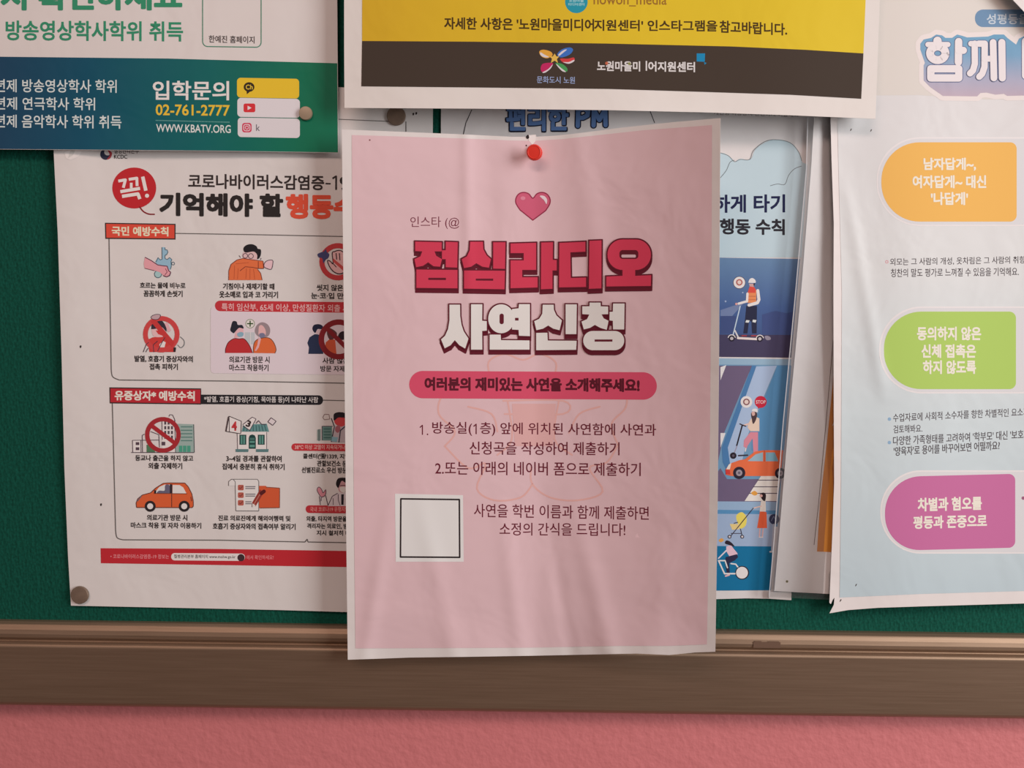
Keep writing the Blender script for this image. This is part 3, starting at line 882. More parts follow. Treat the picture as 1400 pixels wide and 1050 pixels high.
p.poly([(900, 500), (1028, 500), (990, 592), (980, 640), (985, 678), (900, 678)], (104, 90, 118)).poly([(985, 520), (985, 502), (993, 499)], (216, 210, 212)).poly([(985, 592), (992, 592), (985, 612)], (216, 212, 212)).poly([(970, 660), (985, 640), (994, 655), (1068, 655), (1062, 686), (970, 686)], (104, 90, 118))
p.poly([(1034, 501), (1062, 500), (1024, 590), (1010, 650), (996, 640), (994, 612)], (158, 176, 206)).poly([(1028, 500), (1034, 500), (995, 612), (999, 640), (1006, 652), (996, 648), (988, 632), (987, 612)], (72, 116, 164)).poly([(1063, 500), (1082, 500), (1072, 616), (1028, 616), (1028, 588)], (84, 134, 178))
cw = [(1041, 650), (1067, 650), (1063, 685), (1018, 685)]
p.poly(cw, (220, 210, 206))
for k in range(3):
    y = 656.5 + k * 9
    xl = 1041 - (y - 650) * 0.66
    p.line([(xl - 1, y), (1066 - (y - 650) * 0.1, y)], 1.1, (80, 70, 84))
p.poly([(900, 685), (1062, 686), (1061, 698), (900, 696)], (140, 165, 195)).poly([(900, 696), (1061, 698), (1060, 703), (900, 702)], (84, 134, 178)).poly([(900, 702), (1060, 703), (1056, 747), (900, 746)], (148, 166, 196)).poly([(900, 746), (1056, 747), (1054, 807), (900, 808)], (22, 106, 150))
p.done()
g = lambda pts: crop(pts, 980, 530, 8.07)
p = PM.part('warning_badge', 'red stop badge and white ring badge')
p.poly(circ(1020.5, 549.5, 8, n=24), (214, 208, 210)).ring(1020.5, 549.5, 2.9, 4.6, (130, 85, 90)).poly(circ(1020.5, 549.5, 2.8, n=14), (225, 195, 190)).poly(circ(1040, 549.5, 8.2, n=24), (186, 38, 62)).poly([(1036, 555), (1041, 556), (1036.5, 559)], (186, 38, 62)).text('STOP', 1033.5, 1046.8, 552, 4.8, (225, 190, 195), 0.02)
p.done()
p = PM.part('walking_figure', 'woman pushing a black kick scooter')
p.poly(g([(370, 490), (455, 490), (455, 700), (405, 730), (395, 560), (340, 640), (330, 670), (295, 650), (300, 580)]), (200, 128, 145)).poly(g([(345, 400), (380, 340), (430, 320), (470, 340), (470, 480), (370, 480), (340, 440)]), (214, 190, 175)).line(g([(350, 400), (300, 415)]), 2.2, (214, 180, 170)).poly(g(smooth([(380, 280), (420, 262), (445, 290), (430, 360), (400, 400), (385, 340)])), (72, 55, 60)).poly(g(smooth([(385, 270), (415, 265), (420, 300), (395, 310)])), (200, 160, 155)).poly(g(smooth([(385, 255), (400, 235), (440, 235), (450, 270), (410, 262)])), (220, 220, 222))
p.line(g([(280, 420), (220, 640)]), 2.0, (40, 34, 44)).line(g([(255, 400), (290, 415), (320, 425)]), 1.5, (50, 40, 48)).line(g([(225, 640), (190, 730)]), 1.2, (150, 140, 160)).line(g([(240, 750), (340, 745)]), 2.0, (56, 48, 60)).poly(g(circ(182, 750, 36, n=18)), (40, 34, 44)).poly(g(circ(182, 750, 14, n=12)), (90, 80, 95)).line(g([(320, 670), (315, 700)]), 1.6, (220, 205, 205))
p.done()
p = PM.part('car_figure', 'orange car')
p.poly(g([(100, 960), (100, 900), (140, 840), (250, 800), (310, 790), (420, 705), (520, 690), (735, 690), (705, 975), (160, 975)]), (214, 104, 68)).poly(g([(105, 900), (130, 850), (160, 830), (145, 900)]), (225, 205, 200)).poly(g([(95, 905), (145, 910), (150, 960), (100, 955)]), (196, 60, 56)).poly(g([(340, 810), (430, 735), (510, 712), (510, 812)]), (140, 170, 188)).poly(g([(540, 715), (640, 715), (680, 812), (540, 812)]), (120, 165, 188)).line(g([(525, 690), (525, 815)]), 1.3, (180, 80, 60))
for cx, cy, rr in ((247, 940, 68), (700, 945, 60)):
    p.poly(g(circ(cx, cy, rr, n=24)), (44, 36, 50)).poly(g(circ(cx, cy, rr * 0.52, n=18)), (150, 140, 152)).poly(g(circ(cx, cy, rr * 0.22, n=10)), (100, 92, 108))
p.done()
g = lambda pts: crop(pts, 980, 650, 6.18)
p = PM.part('stroller_figure', 'woman in an orange skirt pushing a yellow stroller')
p.poly(g([(365, 300), (420, 310), (425, 445), (340, 445)]), (208, 90, 58)).poly(g([(375, 210), (412, 200), (415, 305), (362, 305)]), (222, 205, 200)).line(g([(375, 260), (315, 275)]), 1.6, (214, 180, 172)).poly(g(smooth([(365, 160), (395, 145), (415, 165), (408, 215), (385, 205)])), (44, 32, 38)).poly(g(circ(375, 172, 13, n=10)), (205, 160, 155)).line(g([(365, 450), (360, 515)]), 1.6, (210, 165, 165)).line(g([(392, 450), (385, 515)]), 1.6, (210, 165, 165)).line(g([(355, 522), (392, 522)]), 1.3, (220, 200, 198))
p.poly(g(smooth([(165, 340), (210, 310), (250, 350), (245, 420), (200, 450), (175, 400)])), (216, 198, 96)).poly(g([(110, 410), (200, 410), (190, 455), (130, 460)]), (214, 190, 130)).line(g([(310, 275), (120, 510)]), 1.1, (52, 44, 56)).line(g([(200, 450), (215, 510)]), 1.0, (52, 44, 56)).line(g([(120, 490), (210, 490)]), 1.0, (70, 62, 76)).line(g([(145, 405), (180, 395)]), 1.1, (70, 62, 66))
for cx in (108, 215):
    p.poly(g(circ(cx, 518, 16, n=14)), (52, 44, 56)).poly(g(circ(cx, 518, 9, n=10)), (200, 192, 198))
p.poly(g(smooth([(290, 150), (320, 130), (345, 155), (320, 170)])), (212, 150, 70)).poly(g(circ(485, 370, 44, n=20)), (58, 62, 92)).line(g([(460, 385), (480, 345), (505, 385)]), 0.9, (120, 130, 160)).line(g([(480, 415), (465, 640)]), 2.2, (176, 182, 200)).line(g([(450, 645), (480, 645)]), 2.0, (200, 202, 212))
p.done()
p = PM.part('cyclist_figure', 'cyclist on a white bicycle')
p.poly(g([(80, 600), (120, 590), (175, 660), (170, 690), (110, 690), (80, 640)]), (222, 180, 196)).line(g([(85, 630), (15, 700)]), 1.8, (214, 200, 215)).poly(g([(75, 690), (170, 665), (180, 690), (150, 720), (105, 740), (110, 830), (85, 830), (70, 740)]), (44, 42, 70)).poly(g(smooth([(70, 575), (80, 550), (115, 560), (150, 600), (110, 590)])), (44, 34, 46)).line(g([(15, 720), (65, 830), (160, 830)]), 2.0, (216, 216, 222)).line(g([(20, 720), (70, 720), (90, 780)]), 1.8, (216, 216, 222)).line(g([(120, 745), (160, 750), (190, 790)]), 1.8, (216, 216, 222)).poly(g(circ(215, 822, 58, n=26)), (44, 36, 50)).poly(g(circ(213, 822, 50, n=26)), (216, 208, 212)).line(g([(75, 850), (105, 840)]), 2.2, (214, 170, 175)).poly(g(smooth([(15, 550), (40, 530), (60, 548), (35, 565)])), (210, 150, 80))
p.done()

# ------------------------------------------------------------------ white sheet in a clear sleeve
def d_ws(x, y):
    u = (x - (1113 - (y - 160) * 0.083))
    return 0.0074 - 0.0026 * math.sin(max(0, min(1, u / 70.0)) * math.pi) - 0.0009 * max(0, (y - 500) / 320) - min(0.003, max(0, x - 1140) * 0.00015)


WS = Sheet('sleeved_sheet', 'white sheet with an orange strip in a clear sleeve, right of the scooter poster', 'paper',
           [(1115, 128), (1168, 129), (1168, 500), (1166, 813), (1133, 812), (1058.5, 808), (1065, 735), (1078, 580), (1096, 390), (1109, 230)],
           d_ws, paper_mat('sleeved_white_paper', [(0, (0.80, 0.79, 0.79))], rough=0.45), (206, 196, 194))
p = WS.part('orange_strip', 'orange printed strip')
p.poly([(1144, 470), (1164, 470), (1164, 756), (1117, 754), (1121, 690), (1131, 600), (1138, 530)], (190, 120, 52)).line([(1143, 440), (1138, 478), (1129, 582), (1119, 690), (1113, 745)], 0.9, (110, 90, 85))
p.done()
p = WS.part('punch_mark')
p.poly(circ(1076, 795, 1.8, n=10), (130, 115, 80)).poly(circ(1076, 795, 0.9, n=8), (50, 45, 40))
p.done()
m_slv = bpy.data.materials.new('clear_plastic')
m_slv.use_nodes = True
nt = m_slv.node_tree
nt.nodes.clear()
out = nt.nodes.new('ShaderNodeOutputMaterial')
tr = nt.nodes.new('ShaderNodeBsdfTransparent')
tr.inputs[0].default_value = (0.975, 0.98, 0.985, 1)
gl = nt.nodes.new('ShaderNodeBsdfGlossy')
gl.inputs['Roughness'].default_value = 0.22
df = nt.nodes.new('ShaderNodeBsdfDiffuse')
df.inputs[0].default_value = (0.6, 0.62, 0.64, 1)
fr = nt.nodes.new('ShaderNodeLayerWeight')
fr.inputs[0].default_value = 0.25
mx1 = nt.nodes.new('ShaderNodeMixShader')
mx2 = nt.nodes.new('ShaderNodeMixShader')
mx1.inputs[0].default_value = 0.05
nt.links.new(tr.outputs[0], mx1.inputs[1])
nt.links.new(df.outputs[0], mx1.inputs[2])
nt.links.new(fr.outputs['Fresnel'], mx2.inputs[0])
nt.links.new(mx1.outputs[0], mx2.inputs[1])
nt.links.new(gl.outputs[0], mx2.inputs[2])
nt.links.new(mx2.outputs[0], out.inputs[0])


def strip(sheet, name, left, right, lift, m):
    """a narrow plastic strip following the sheet, left/right = lists of photo points"""
    bm = bmesh.new()
    n = 40
    rows = []
    for i in range(n + 1):
        t = i / n * (len(left) - 1)
        k = min(int(t), len(left) - 2)
        f = t - k
        a = (left[k][0] + (left[k + 1][0] - left[k][0]) * f, left[k][1] + (left[k + 1][1] - left[k][1]) * f)
        c = (right[k][0] + (right[k + 1][0] - right[k][0]) * f, right[k][1] + (right[k + 1][1] - right[k][1]) * f)
        rows.append([bm.verts.new((a[0] + (c[0] - a[0]) * j / 4, a[1] + (c[1] - a[1]) * j / 4, 0)) for j in range(5)])
    for i in range(n):
        for j in range(4):
            bm.faces.new((rows[i][j], rows[i][j + 1], rows[i + 1][j + 1], rows[i + 1][j]))
    o = sheet._emit(name, bm, [m], lift)
    return o


o = strip(WS, 'plastic_sleeve', [(1104, 150), (1102, 230), (1088, 390), (1070, 580), (1058, 735), (1051, 816)], [(1172, 150), (1172, 230), (1172, 390), (1172, 580), (1172, 735), (1170, 822)], 0.0006, m_slv)
o['label'] = 'clear plastic sleeve'
o = strip(WS, 'sleeve_seam', [(1104, 150), (1102, 230), (1088, 390), (1070, 580), (1058, 735), (1051, 816)], [(1105.2, 150), (1103.2, 230), (1089.2, 390), (1071.2, 580), (1059.2, 735), (1052.2, 816)], 0.0008, mat((0.55, 0.58, 0.62), 0.3, 0.5))
o = strip(WS, 'white_backing', [(1051, 809), (1051, 818.5)], [(1082, 809), (1082, 820.5)], -0.0022, mat((0.74, 0.72, 0.71)))

# ------------------------------------------------------------------ pale blue poster, right
def d_rt(x, y):
    e = max(0.0, 1 - (x - 1134) / 60.0)
    v = 0.0080 + 0.0030 * e * e * (0.6 + 0.4 * math.cos((y - 330) / 130.0))
    v += 0.0008 * math.exp(-(((x - 1165) - (y - 300) * 0.18) / 9.0) ** 2) * max(0, min(1, (y - 230) / 80)) * max(0, min(1, (560 - y) / 60))
    return v + 0.0009 * math.sin((x - 1150) / 45.0)


rt_ref = (212, 206, 208)
RT = Sheet('equality_poster', 'pale blue poster with orange, green and magenta rounded panels at the right', 'poster',
           [(1130, -120), (1560, -120), (1560, 818), (1400, 825), (1330, 827), (1260, 829), (1200, 831), (1160, 834), (1134, 838.5), (1140, 827), (1141, 817), (1138.5, 820), (1136, 826), (1134, 824), (1135, 800), (1138, 730), (1140.5, 660), (1140, 560), (1139.5, 400), (1140, 305), (1137, 221), (1135.5, 162)],
           d_rt, paper_mat('white_glossy_poster', [(0, (0.82, 0.80, 0.80))], rough=0.42), rt_ref, cell=5.0, step=0.000025)
grd = paper_mat('pale_blue_print', [(0.0, RT.c((178, 192, 202))), (0.28, RT.c((192, 201, 208))), (0.5, RT.c((204, 204, 208))), (1.0, RT.c((206, 199, 204)))], 2, 0.42)
p = RT.part('pale_ground', 'pale blue printed ground')
p.poly([(1142, -100), (1540, -100), (1540, 800), (1400, 808), (1260, 812), (1148, 817), (1150, 660), (1151, 400), (1147, 250), (1145, 170)], grd)
p.poly([(1142, -100), (1540, -100), (1540, 136), (1350, 136), (1255, 130), (1144, 131)], (205, 198, 196))
p.done()
p = RT.part('title_lettering', 'rounded white title lettering on a blue block')
g = lambda pts: crop(pts, 1240, 30, 8.75)
BLU = (106, 152, 186)
tb = paper_mat('title_block_print', [(0.0, RT.c((180, 158, 172))), (0.3, RT.c((160, 158, 182))), (0.65, RT.c((112, 150, 184))), (1.0, RT.c((100, 150, 184)))], 2, 0.42)
shape = [(160, 260), (200, 210), (290, 190), (350, 150), (420, 160), (460, 190), (540, 190), (600, 150), (660, 165), (720, 185), (970, 175), (1040, 150), (1160, 150), (1200, 190), (1305, 270), (1340, 200), (1420, 160), (1800, 160), (1800, 900), (1380, 880), (1200, 885), (1160, 860), (1060, 870), (950, 845), (880, 850), (840, 890), (430, 885), (280, 780), (200, 700), (200, 520), (215, 490), (160, 330)]
p.line(g(shape), 13, (216, 206, 208), closed=True)
p.poly(g(shape), tb)
strokes = [([(250, 270), (490, 270)], 62), ([(365, 225), (365, 270)], 100), (circ(368, 375, 92, 82, n=22) + [(460, 375)], 95),
           ([(618, 235), (615, 480)], 88), ([(618, 340), (675, 340)], 85),
           ([(285, 560), (620, 560), (620, 670), (285, 670), (285, 560)], 88),
           ([(765, 260), (860, 260)], 66), ([(810, 260), (812, 500), (790, 580), (755, 615)], 76),
           ([(860, 260), (930, 260), (928, 540), (900, 620), (865, 655)], 76), ([(930, 440), (1010, 440)], 70), ([(1030, 245), (1040, 670)], 80), ([(1135, 245), (1142, 670)], 84),
           ([(1540, 230), (1420, 230), (1420, 640), (1560, 640)], 90)]
for q, wd in strokes:
    p.line(g(q), (wd + 16) / 8.75, (96, 104, 140))
for q, wd in strokes:
    p.line(g(q), wd / 8.75, (216, 208, 214))
p.done()
p = RT.part('title_pill', 'slate blue pill over the title')
p.poly(rrect(1333, 13, 1480, 37, 11), (104, 134, 168)).text('성평등을 위한', 1349, 1440, 33, 14, (185, 195, 208), 0.02)
p.done()


def panel(name, label, x0, y0, x1, y1, col, slope, rows):
    p = RT.part(name, label)
    r = (y1 - y0) / 2
    p.poly(rrect(x0 - 6.5, y0 - 7, 1530, y1 + 6, 8, r + 5, slope=0, n=14), (216, 210, 214))
    p.poly(rrect(x0 - 4.5, y0 - 5, 1528, y1 + 4, 8, r + 4, slope=0, n=14), (204, 202, 208))
    p.poly(rrect(x0, y0, x1, y1, 9, r - 2, slope=slope, n=14), col)
    for s, a, c, yt, yb in rows:
        p.text(s, a, c, yb, yb - yt, (228, 214, 205), 0.036, yb + (c - a) * slope)
    p.done()


panel('rounded_panel', 'orange panel', 1205, 194.5, 1390, 303, (222, 170, 90), 0.0, [('남자답게~,', 1263, 1334, 216, 233), ('여자답게~ 대신', 1248, 1348, 240, 257), ("'나답게'", 1273, 1323, 263, 280)])
panel('rounded_panel', 'green panel', 1208.5, 426, 1389, 532, (164, 192, 98), 0.0, [('동의하지 않은', 1254, 1341, 447, 465), ('신체 접촉은', 1260, 1334, 471, 489), ('하지 않도록', 1262, 1334, 493, 511)])
panel('rounded_panel', 'magenta panel', 1210, 650, 1388, 751, (186, 104, 152), -0.025, [('차별과 혐오를', 1255, 1342, 681, 699), ('평등과 존중으로', 1249, 1349, 706, 723)])
TX = (74, 66, 72)
p = RT.part('body_text')
p.line(circ(1212.5, 358, 1.8, n=10), 1.0, (205, 150, 160), True)
p.text('외모는 그 사람의 개성, 옷차림은 그 사람의 취향!', 1217, 1404, 363.5, 10.5, TX, 0.008, 360.5).text('칭찬의 말도 평가로 느껴질 수 있음을 기억해요.', 1218, 1393, 379, 11.5, TX, 0.008, 377)
p.done()
p = RT.part('body_text')
p.poly(circ(1216, 573, 2.4, n=12), (135, 165, 195)).poly(circ(1216, 605, 2.4, n=12), (135, 165, 195))
p.text('수업자료에 사회적 소수자를 향한 차별적인 요소가', 1221, 1407, 577, 11.5, TX, 0.008, 568.5).text('검토해봐요.', 1221.5, 1261, 592.5, 11, TX, 0.008, 591).text("다양한 가족형태를 고려하여 '학부모' 대신 '보호자", 1221, 1408, 609, 12.5, TX, 0.008, 599.5).text("'양육자'로 용어를 바꾸어보면 어떨까요?", 1222, 1367, 623.5, 12.5, TX, 0.008, 615)
p.done()
p = RT.part('bullet_dot')
p.poly(circ(1399, 681, 2.4, n=12), (150, 90, 120))
p.done()
for x, y in ((1163, 177.5), (1190.5, 178.5), (1170, 800), (1149, 821)):
    p = RT.part('puncture_mark')
    p.poly(smooth([(x - 0.8, y + 1.6), (x + 0.2, y - 1.2), (x + 1.6, y - 1.6), (x + 0.6, y + 0.8)]), (70, 62, 62))
    p.done()

# corner of another white sheet at the upper right
CR = Sheet('corner_sheet', 'white sheet corner jutting in at the top right edge', 'paper', [(1328, -62), (1356, -32), (1385, 0), (1402, 18), (1440, 60), (1500, 124), (1700, -60), (1530, -260)],
           lambda x, y: 0.0135, paper_mat('white_corner_paper', [(0, (0.82, 0.80, 0.80))]), (215, 208, 208))

# ------------------------------------------------------------------ yellow poster, top centre
def d_ye(x, y):
    return 0.0165 + 0.0016 * math.sin((x - 470) / 733.0 * math.pi * 1.0) + 0.0016 * max(0, (y - 40) / 110.0) ** 2 + 0.0004 * math.sin(x / 40)


YE = Sheet('media_centre_poster', 'yellow poster with a dark brown footer band and white border, top centre', 'poster',
           [(470.5, -60), (471, -400), (1215, -400), (1203, 0), (1200, 80), (1197, 162.5), (1080, 157.5), (960, 153.5), (830, 150.5), (650, 148.5), (471, 147.5), (470.5, 60)],
           d_ye, paper_mat('cream_white_paper', [(0, (0.80, 0.79, 0.77))]), (222, 212, 200))
yel = paper_mat('yellow_print', [(0.0, YE.c((210, 166, 36))), (0.5, YE.c((217, 182, 40))), (1.0, YE.c((218, 186, 46)))], 0, 0.5)
p = YE.part('yellow_field', 'yellow printed field')
p.poly([(496, -380), (1196, -380), (1183.5, 0), (1180.5, 73), (1100, 68), (1000, 63.5), (830, 59.5), (650, 57), (495, 56)], yel)
p.done()
p = YE.part('footer_band', 'dark brown footer band')
p.poly([(495, 56), (650, 57), (830, 59.5), (1000, 63.5), (1100, 68), (1180.5, 73), (1177.5, 135), (1080, 129.5), (960, 125.5), (830, 121.5), (650, 119.5), (494, 118)], (66, 54, 44))
p.done()
p = YE.part('notice_line')
BR = (72, 52, 22)
p.text("자세한 사항은 '노원마을미디어", 607.5, 812, 40, 16.5, BR, 0.026, 42.5)
p.text("지원센터' 인스타그램을", 812.5, 980.5, 42, 15, BR, 0.026, 43)
p.text('참고바랍니다.', 984, 1076, 44.5, 16.5, BR, 0.026, 48.5)
p.done()
p = YE.part('account_badge', 'round teal badge with account name')
p.poly(circ(788, 2.5, 15.5, n=30), (40, 146, 158)).text('노원마을', 778, 798, 3, 5, (175, 215, 215), 0.02).text('미디어센터', 777, 799, 8, 4, (175, 215, 215), 0.02)
p.text('nowon_media', 811.5, 911.5, 8.5, 17, (150, 104, 40), 0.01, 9)
p.done()
p = YE.part('pinwheel_logo', 'coloured pinwheel logo')
g = lambda pts: crop(pts, 460, 0, 3.889)
def petal(p, pts, col, hi):
    p.poly(g(smooth(pts, 4)), col)
    p.poly(g(smooth(hi, 4)), (215, 205, 200))
petal(p, [(1078, 275), (1100, 264), (1140, 275), (1148, 295), (1120, 310), (1090, 300)], (222, 160, 60), [(1085, 278), (1105, 290), (1130, 303), (1105, 304), (1085, 292)])
petal(p, [(1175, 285), (1200, 262), (1240, 252), (1258, 265), (1240, 290), (1200, 305), (1180, 300)], (60, 110, 180), [(1180, 290), (1205, 268), (1225, 264), (1200, 285), (1185, 297)])
petal(p, [(1190, 312), (1230, 312), (1262, 306), (1264, 325), (1235, 337), (1205, 332)], (205, 62, 62), [(1205, 330), (1235, 330), (1262, 318), (1262, 327), (1235, 339)])
petal(p, [(1165, 335), (1200, 340), (1226, 362), (1226, 380), (1205, 378), (1180, 358)], (70, 150, 80), [(1170, 340), (1195, 362), (1220, 382), (1200, 378), (1175, 352)])
petal(p, [(1150, 335), (1100, 338), (1086, 360), (1092, 382), (1115, 380), (1140, 358)], (190, 40, 90), [(1150, 342), (1138, 365), (1110, 386), (1095, 385), (1125, 368)])
p.poly(g([(1160, 285), (1170, 300), (1185, 300), (1172, 314), (1178, 335), (1160, 322), (1140, 335), (1146, 312), (1132, 300), (1150, 300)]), (222, 180, 80))
p.text('문화도시 노원', 734, 786, 113.5, 9.5, (150, 165, 195), 0.01, 114.5)
p.done()
p = YE.part('centre_name')
p.text('노원마을미', 816.5, 875, 97, 13.5, (214, 206, 196), 0.03, 97.5).text('I', 883, 884.5, 96.5, 13, (214, 206, 196), 0.03).text('어지원센터', 886.5, 950, 97.5, 13.5, (214, 206, 196), 0.03, 98.5)
p.poly([(952.5, 73), (964, 73), (963.5, 84.5), (952.5, 84)], (28, 130, 168)).poly([(962.5, 85), (966, 86), (963.5, 88.5)], (28, 130, 168)).poly(circ(829.5, 86.5, 2.2, n=10), (190, 100, 70)).poly(circ(860.5, 87, 2.0, n=10), (140, 140, 80))
p.done()

# ------------------------------------------------------------------ pink poster in the centre
def d_pk(x, y):
    u = (x - 731.0) / 250.0
    t = max(0.0, 1 - (y - 180) / 330.0)
    s_ = (y - 180) / 720.0
    v = 0.0110 + (0.0340 * abs(u) ** 1.4 * (1 - 0.25 * s_) if u > 0 else 0.0080 * abs(u) ** 1.5 * t ** 1.3)                        # upper corners curl off the pin
    v += 0.0070 * max(0.0, min(1.0, (y - 180) / 600.0))                    # hangs forward over the rail
    v += 0.0007 * math.exp(-((x - (637 + (y - 180) * 0.02)) / 8.0) ** 2) * max(0, min(1, (480 - y) / 150))
    v -= 0.0006 * math.exp(-((x - (664 + (y - 180) * 0.05)) / 16.0) ** 2) * max(0, min(1, (430 - y) / 150))
    v += 0.0007 * math.exp(-((x - (790 + (y - 190) * 0.16)) / 20.0) ** 2) * max(0, min(1, (460 - y) / 150))
    k = max(0.0, min(1.0, (y - 640) / 160.0))
    for cx, sl, wd, am in ((515, -0.16, 11, 0.0011), (600, 0.22, 14, 0.0010), (700, 0.12, 13, 0.0011), (765, 0.18, 10, -0.0008), (812, 0.25, 15, 0.0012), (905, -0.1, 20, 0.0006)):
        v += 0.75 * am * k * math.exp(-((x - (cx + (y - 800) * sl)) / wd) ** 2)
    v += 0.0011 * math.sin(x / 34.0 + 1.2) * max(0.0, (y - 840) / 60.0)
    return v


PK = Sheet('radio_request_poster', 'pink poster with big red and white lettering held by a red push pin', 'poster',
           [(467.5, 177), (520, 179), (580, 181.5), (640, 184), (700, 187), (731, 187), (760, 185.5), (800, 181), (850, 174.5), (920, 167), (985, 161.5), (984, 300), (983, 500), (981, 700), (978, 891), (950, 892), (915, 895.5), (870, 893.5), (800, 895), (730, 896.5), (640, 898), (560, 899), (520, 900.5), (475.5, 902), (473, 700), (470.5, 450), (468.5, 300)],
           d_pk, paper_mat('white_print_paper', [(0, (0.80, 0.79, 0.79))]), (222, 206, 203), cell=4.0, step=0.000028)
pink = paper_mat('pink_print', [(0, PK.c((221, 180, 184)))], rough=0.55, crease=0.22)
p = PK.part('pink_field', 'pink printed field')
p.poly([(481, 184.5), (560, 187), (640, 189.5), (700, 192), (731, 192.5), (770, 190), (820, 184.5), (880, 178), (973.5, 171), (973, 330), (971, 560), (969, 740), (966.5, 881), (915, 883), (850, 883), (720, 885.5), (600, 886), (486, 886.5), (484, 700), (482, 420)], pink)
p.done()
p = PK.part('show_through_emblem', 'faint orange blossom outline showing through')
fo = (224, 166, 160)
p.fix = 0.000165
for q in ([(672, 520), (668, 495), (690, 484), (715, 492), (738, 484), (760, 496), (756, 520)], [(672, 528), (640, 520), (606, 540), (600, 566), (622, 590), (608, 610)], [(756, 522), (800, 512), (850, 530), (856, 556), (836, 580), (846, 610)],
          [(608, 610), (640, 640), (664, 634), (652, 668), (676, 684), (712, 680), (728, 662)], [(846, 606), (830, 632), (806, 640), (824, 672), (790, 684), (752, 680), (728, 662), (726, 640)],
          [(688, 548), (770, 548), (770, 566), (690, 566)], [(694, 548), (700, 600), (680, 622)], [(764, 548), (758, 600), (782, 622)], [(640, 556), (672, 566), (680, 590)], [(820, 556), (792, 566), (778, 592)]):
    p.line(smooth(q, 5, False), 2.4, fo)
p.fix = 0.000182
p.poly([(700, 552), (760, 552), (756, 610), (704, 610)], (221, 167, 165))
p.done()
MR = (104, 28, 44)
p = PK.part('account_line')
p.text('인스타 (@', 561, 628, 313, 17, (120, 50, 66), 0.0)
p.done()
p = PK.part('heart_mark', 'glossy pink heart')
heart = [(728.5, 301), (711, 287), (705.5, 278), (705.5, 271), (709.5, 265), (716, 263), (723, 265), (728.5, 271), (734, 265), (741, 263), (748, 265.5), (752, 272), (751.5, 279), (746, 288)]
hs = smooth(heart[1:], 4, False) + [(728.5, 301)]
p.poly(hs, (206, 92, 118)).line(hs, 1.5, (150, 45, 72), closed=True).poly(smooth([(738, 268), (744, 268), (748, 273), (747, 279), (744, 274)]), (232, 205, 210)).poly(circ(715, 271, 3.4, 2.6, n=14), (220, 130, 150))
p.done()
g1 = lambda pts: crop(pts, 540, 310, 7.78)
g2 = lambda pts: crop(pts, 720, 310, 7.78)
DK, FR = (98, 26, 40), (208, 60, 84)
p = PK.part('title_lettering', 'heavy red title lettering with maroon edges')
o_out = rrect(860, 135, 1322, 460, 160, n=10)
polys = [g1([(215, 158), (497, 165), (497, 262), (420, 262), (440, 310), (500, 345), (480, 425), (410, 420), (352, 378), (300, 415), (225, 430), (207, 345), (270, 315), (290, 262), (215, 258)]),
         g1([(540, 160), (668, 165), (662, 435), (540, 430), (540, 345), (500, 345), (500, 250), (540, 250)]),
         g1([(228, 455), (665, 460), (665, 655), (228, 650)]),
         g1([(800, 160), (935, 160), (940, 240), (975, 305), (1020, 345), (1000, 435), (930, 425), (865, 388), (810, 425), (735, 440), (710, 345), (765, 315), (795, 250)]),
         g1([(1045, 165), (1175, 165), (1170, 448), (1045, 445)]),
         g1([(735, 465), (1170, 468), (1165, 665), (735, 658)]),
         [(698, 333), (733, 332), (733, 369), (714, 369), (714, 379), (735, 379), (735, 393), (698, 394), (698, 356), (716, 356), (716, 346), (698, 346)],
         g2([(155, 168), (280, 165), (278, 352), (320, 355), (320, 465), (275, 465), (275, 660), (152, 665)]),
         g2([(348, 172), (625, 160), (625, 265), (465, 272), (470, 545), (632, 540), (632, 640), (345, 645)]),
         g2([(668, 150), (797, 145), (795, 655), (662, 660)]),
         g2(o_out), g2([(1020, 440), (1155, 440), (1155, 522), (1325, 515), (1322, 630), (848, 635), (848, 530), (1020, 522)])]
p.glyph(polys, FR, DK, 1.9, 5.0)
p.poly(g1([(355, 543), (542, 543), (542, 567), (355, 565)]), DK).poly(g1([(860, 552), (1045, 552), (1045, 574), (860, 572)]), DK)
p.poly(g2(rrect(988, 248, 1188, 342, 34)), DK).poly(g2(rrect(1008, 296, 1162, 328, 14)), (212, 172, 178))
p.done()
g3 = lambda pts: crop(pts, 590, 400, 10.0)
g4 = lambda pts: crop(pts, 720, 400, 9.333)
p = PK.part('subtitle_lettering', 'heavy white lettering with maroon edges')
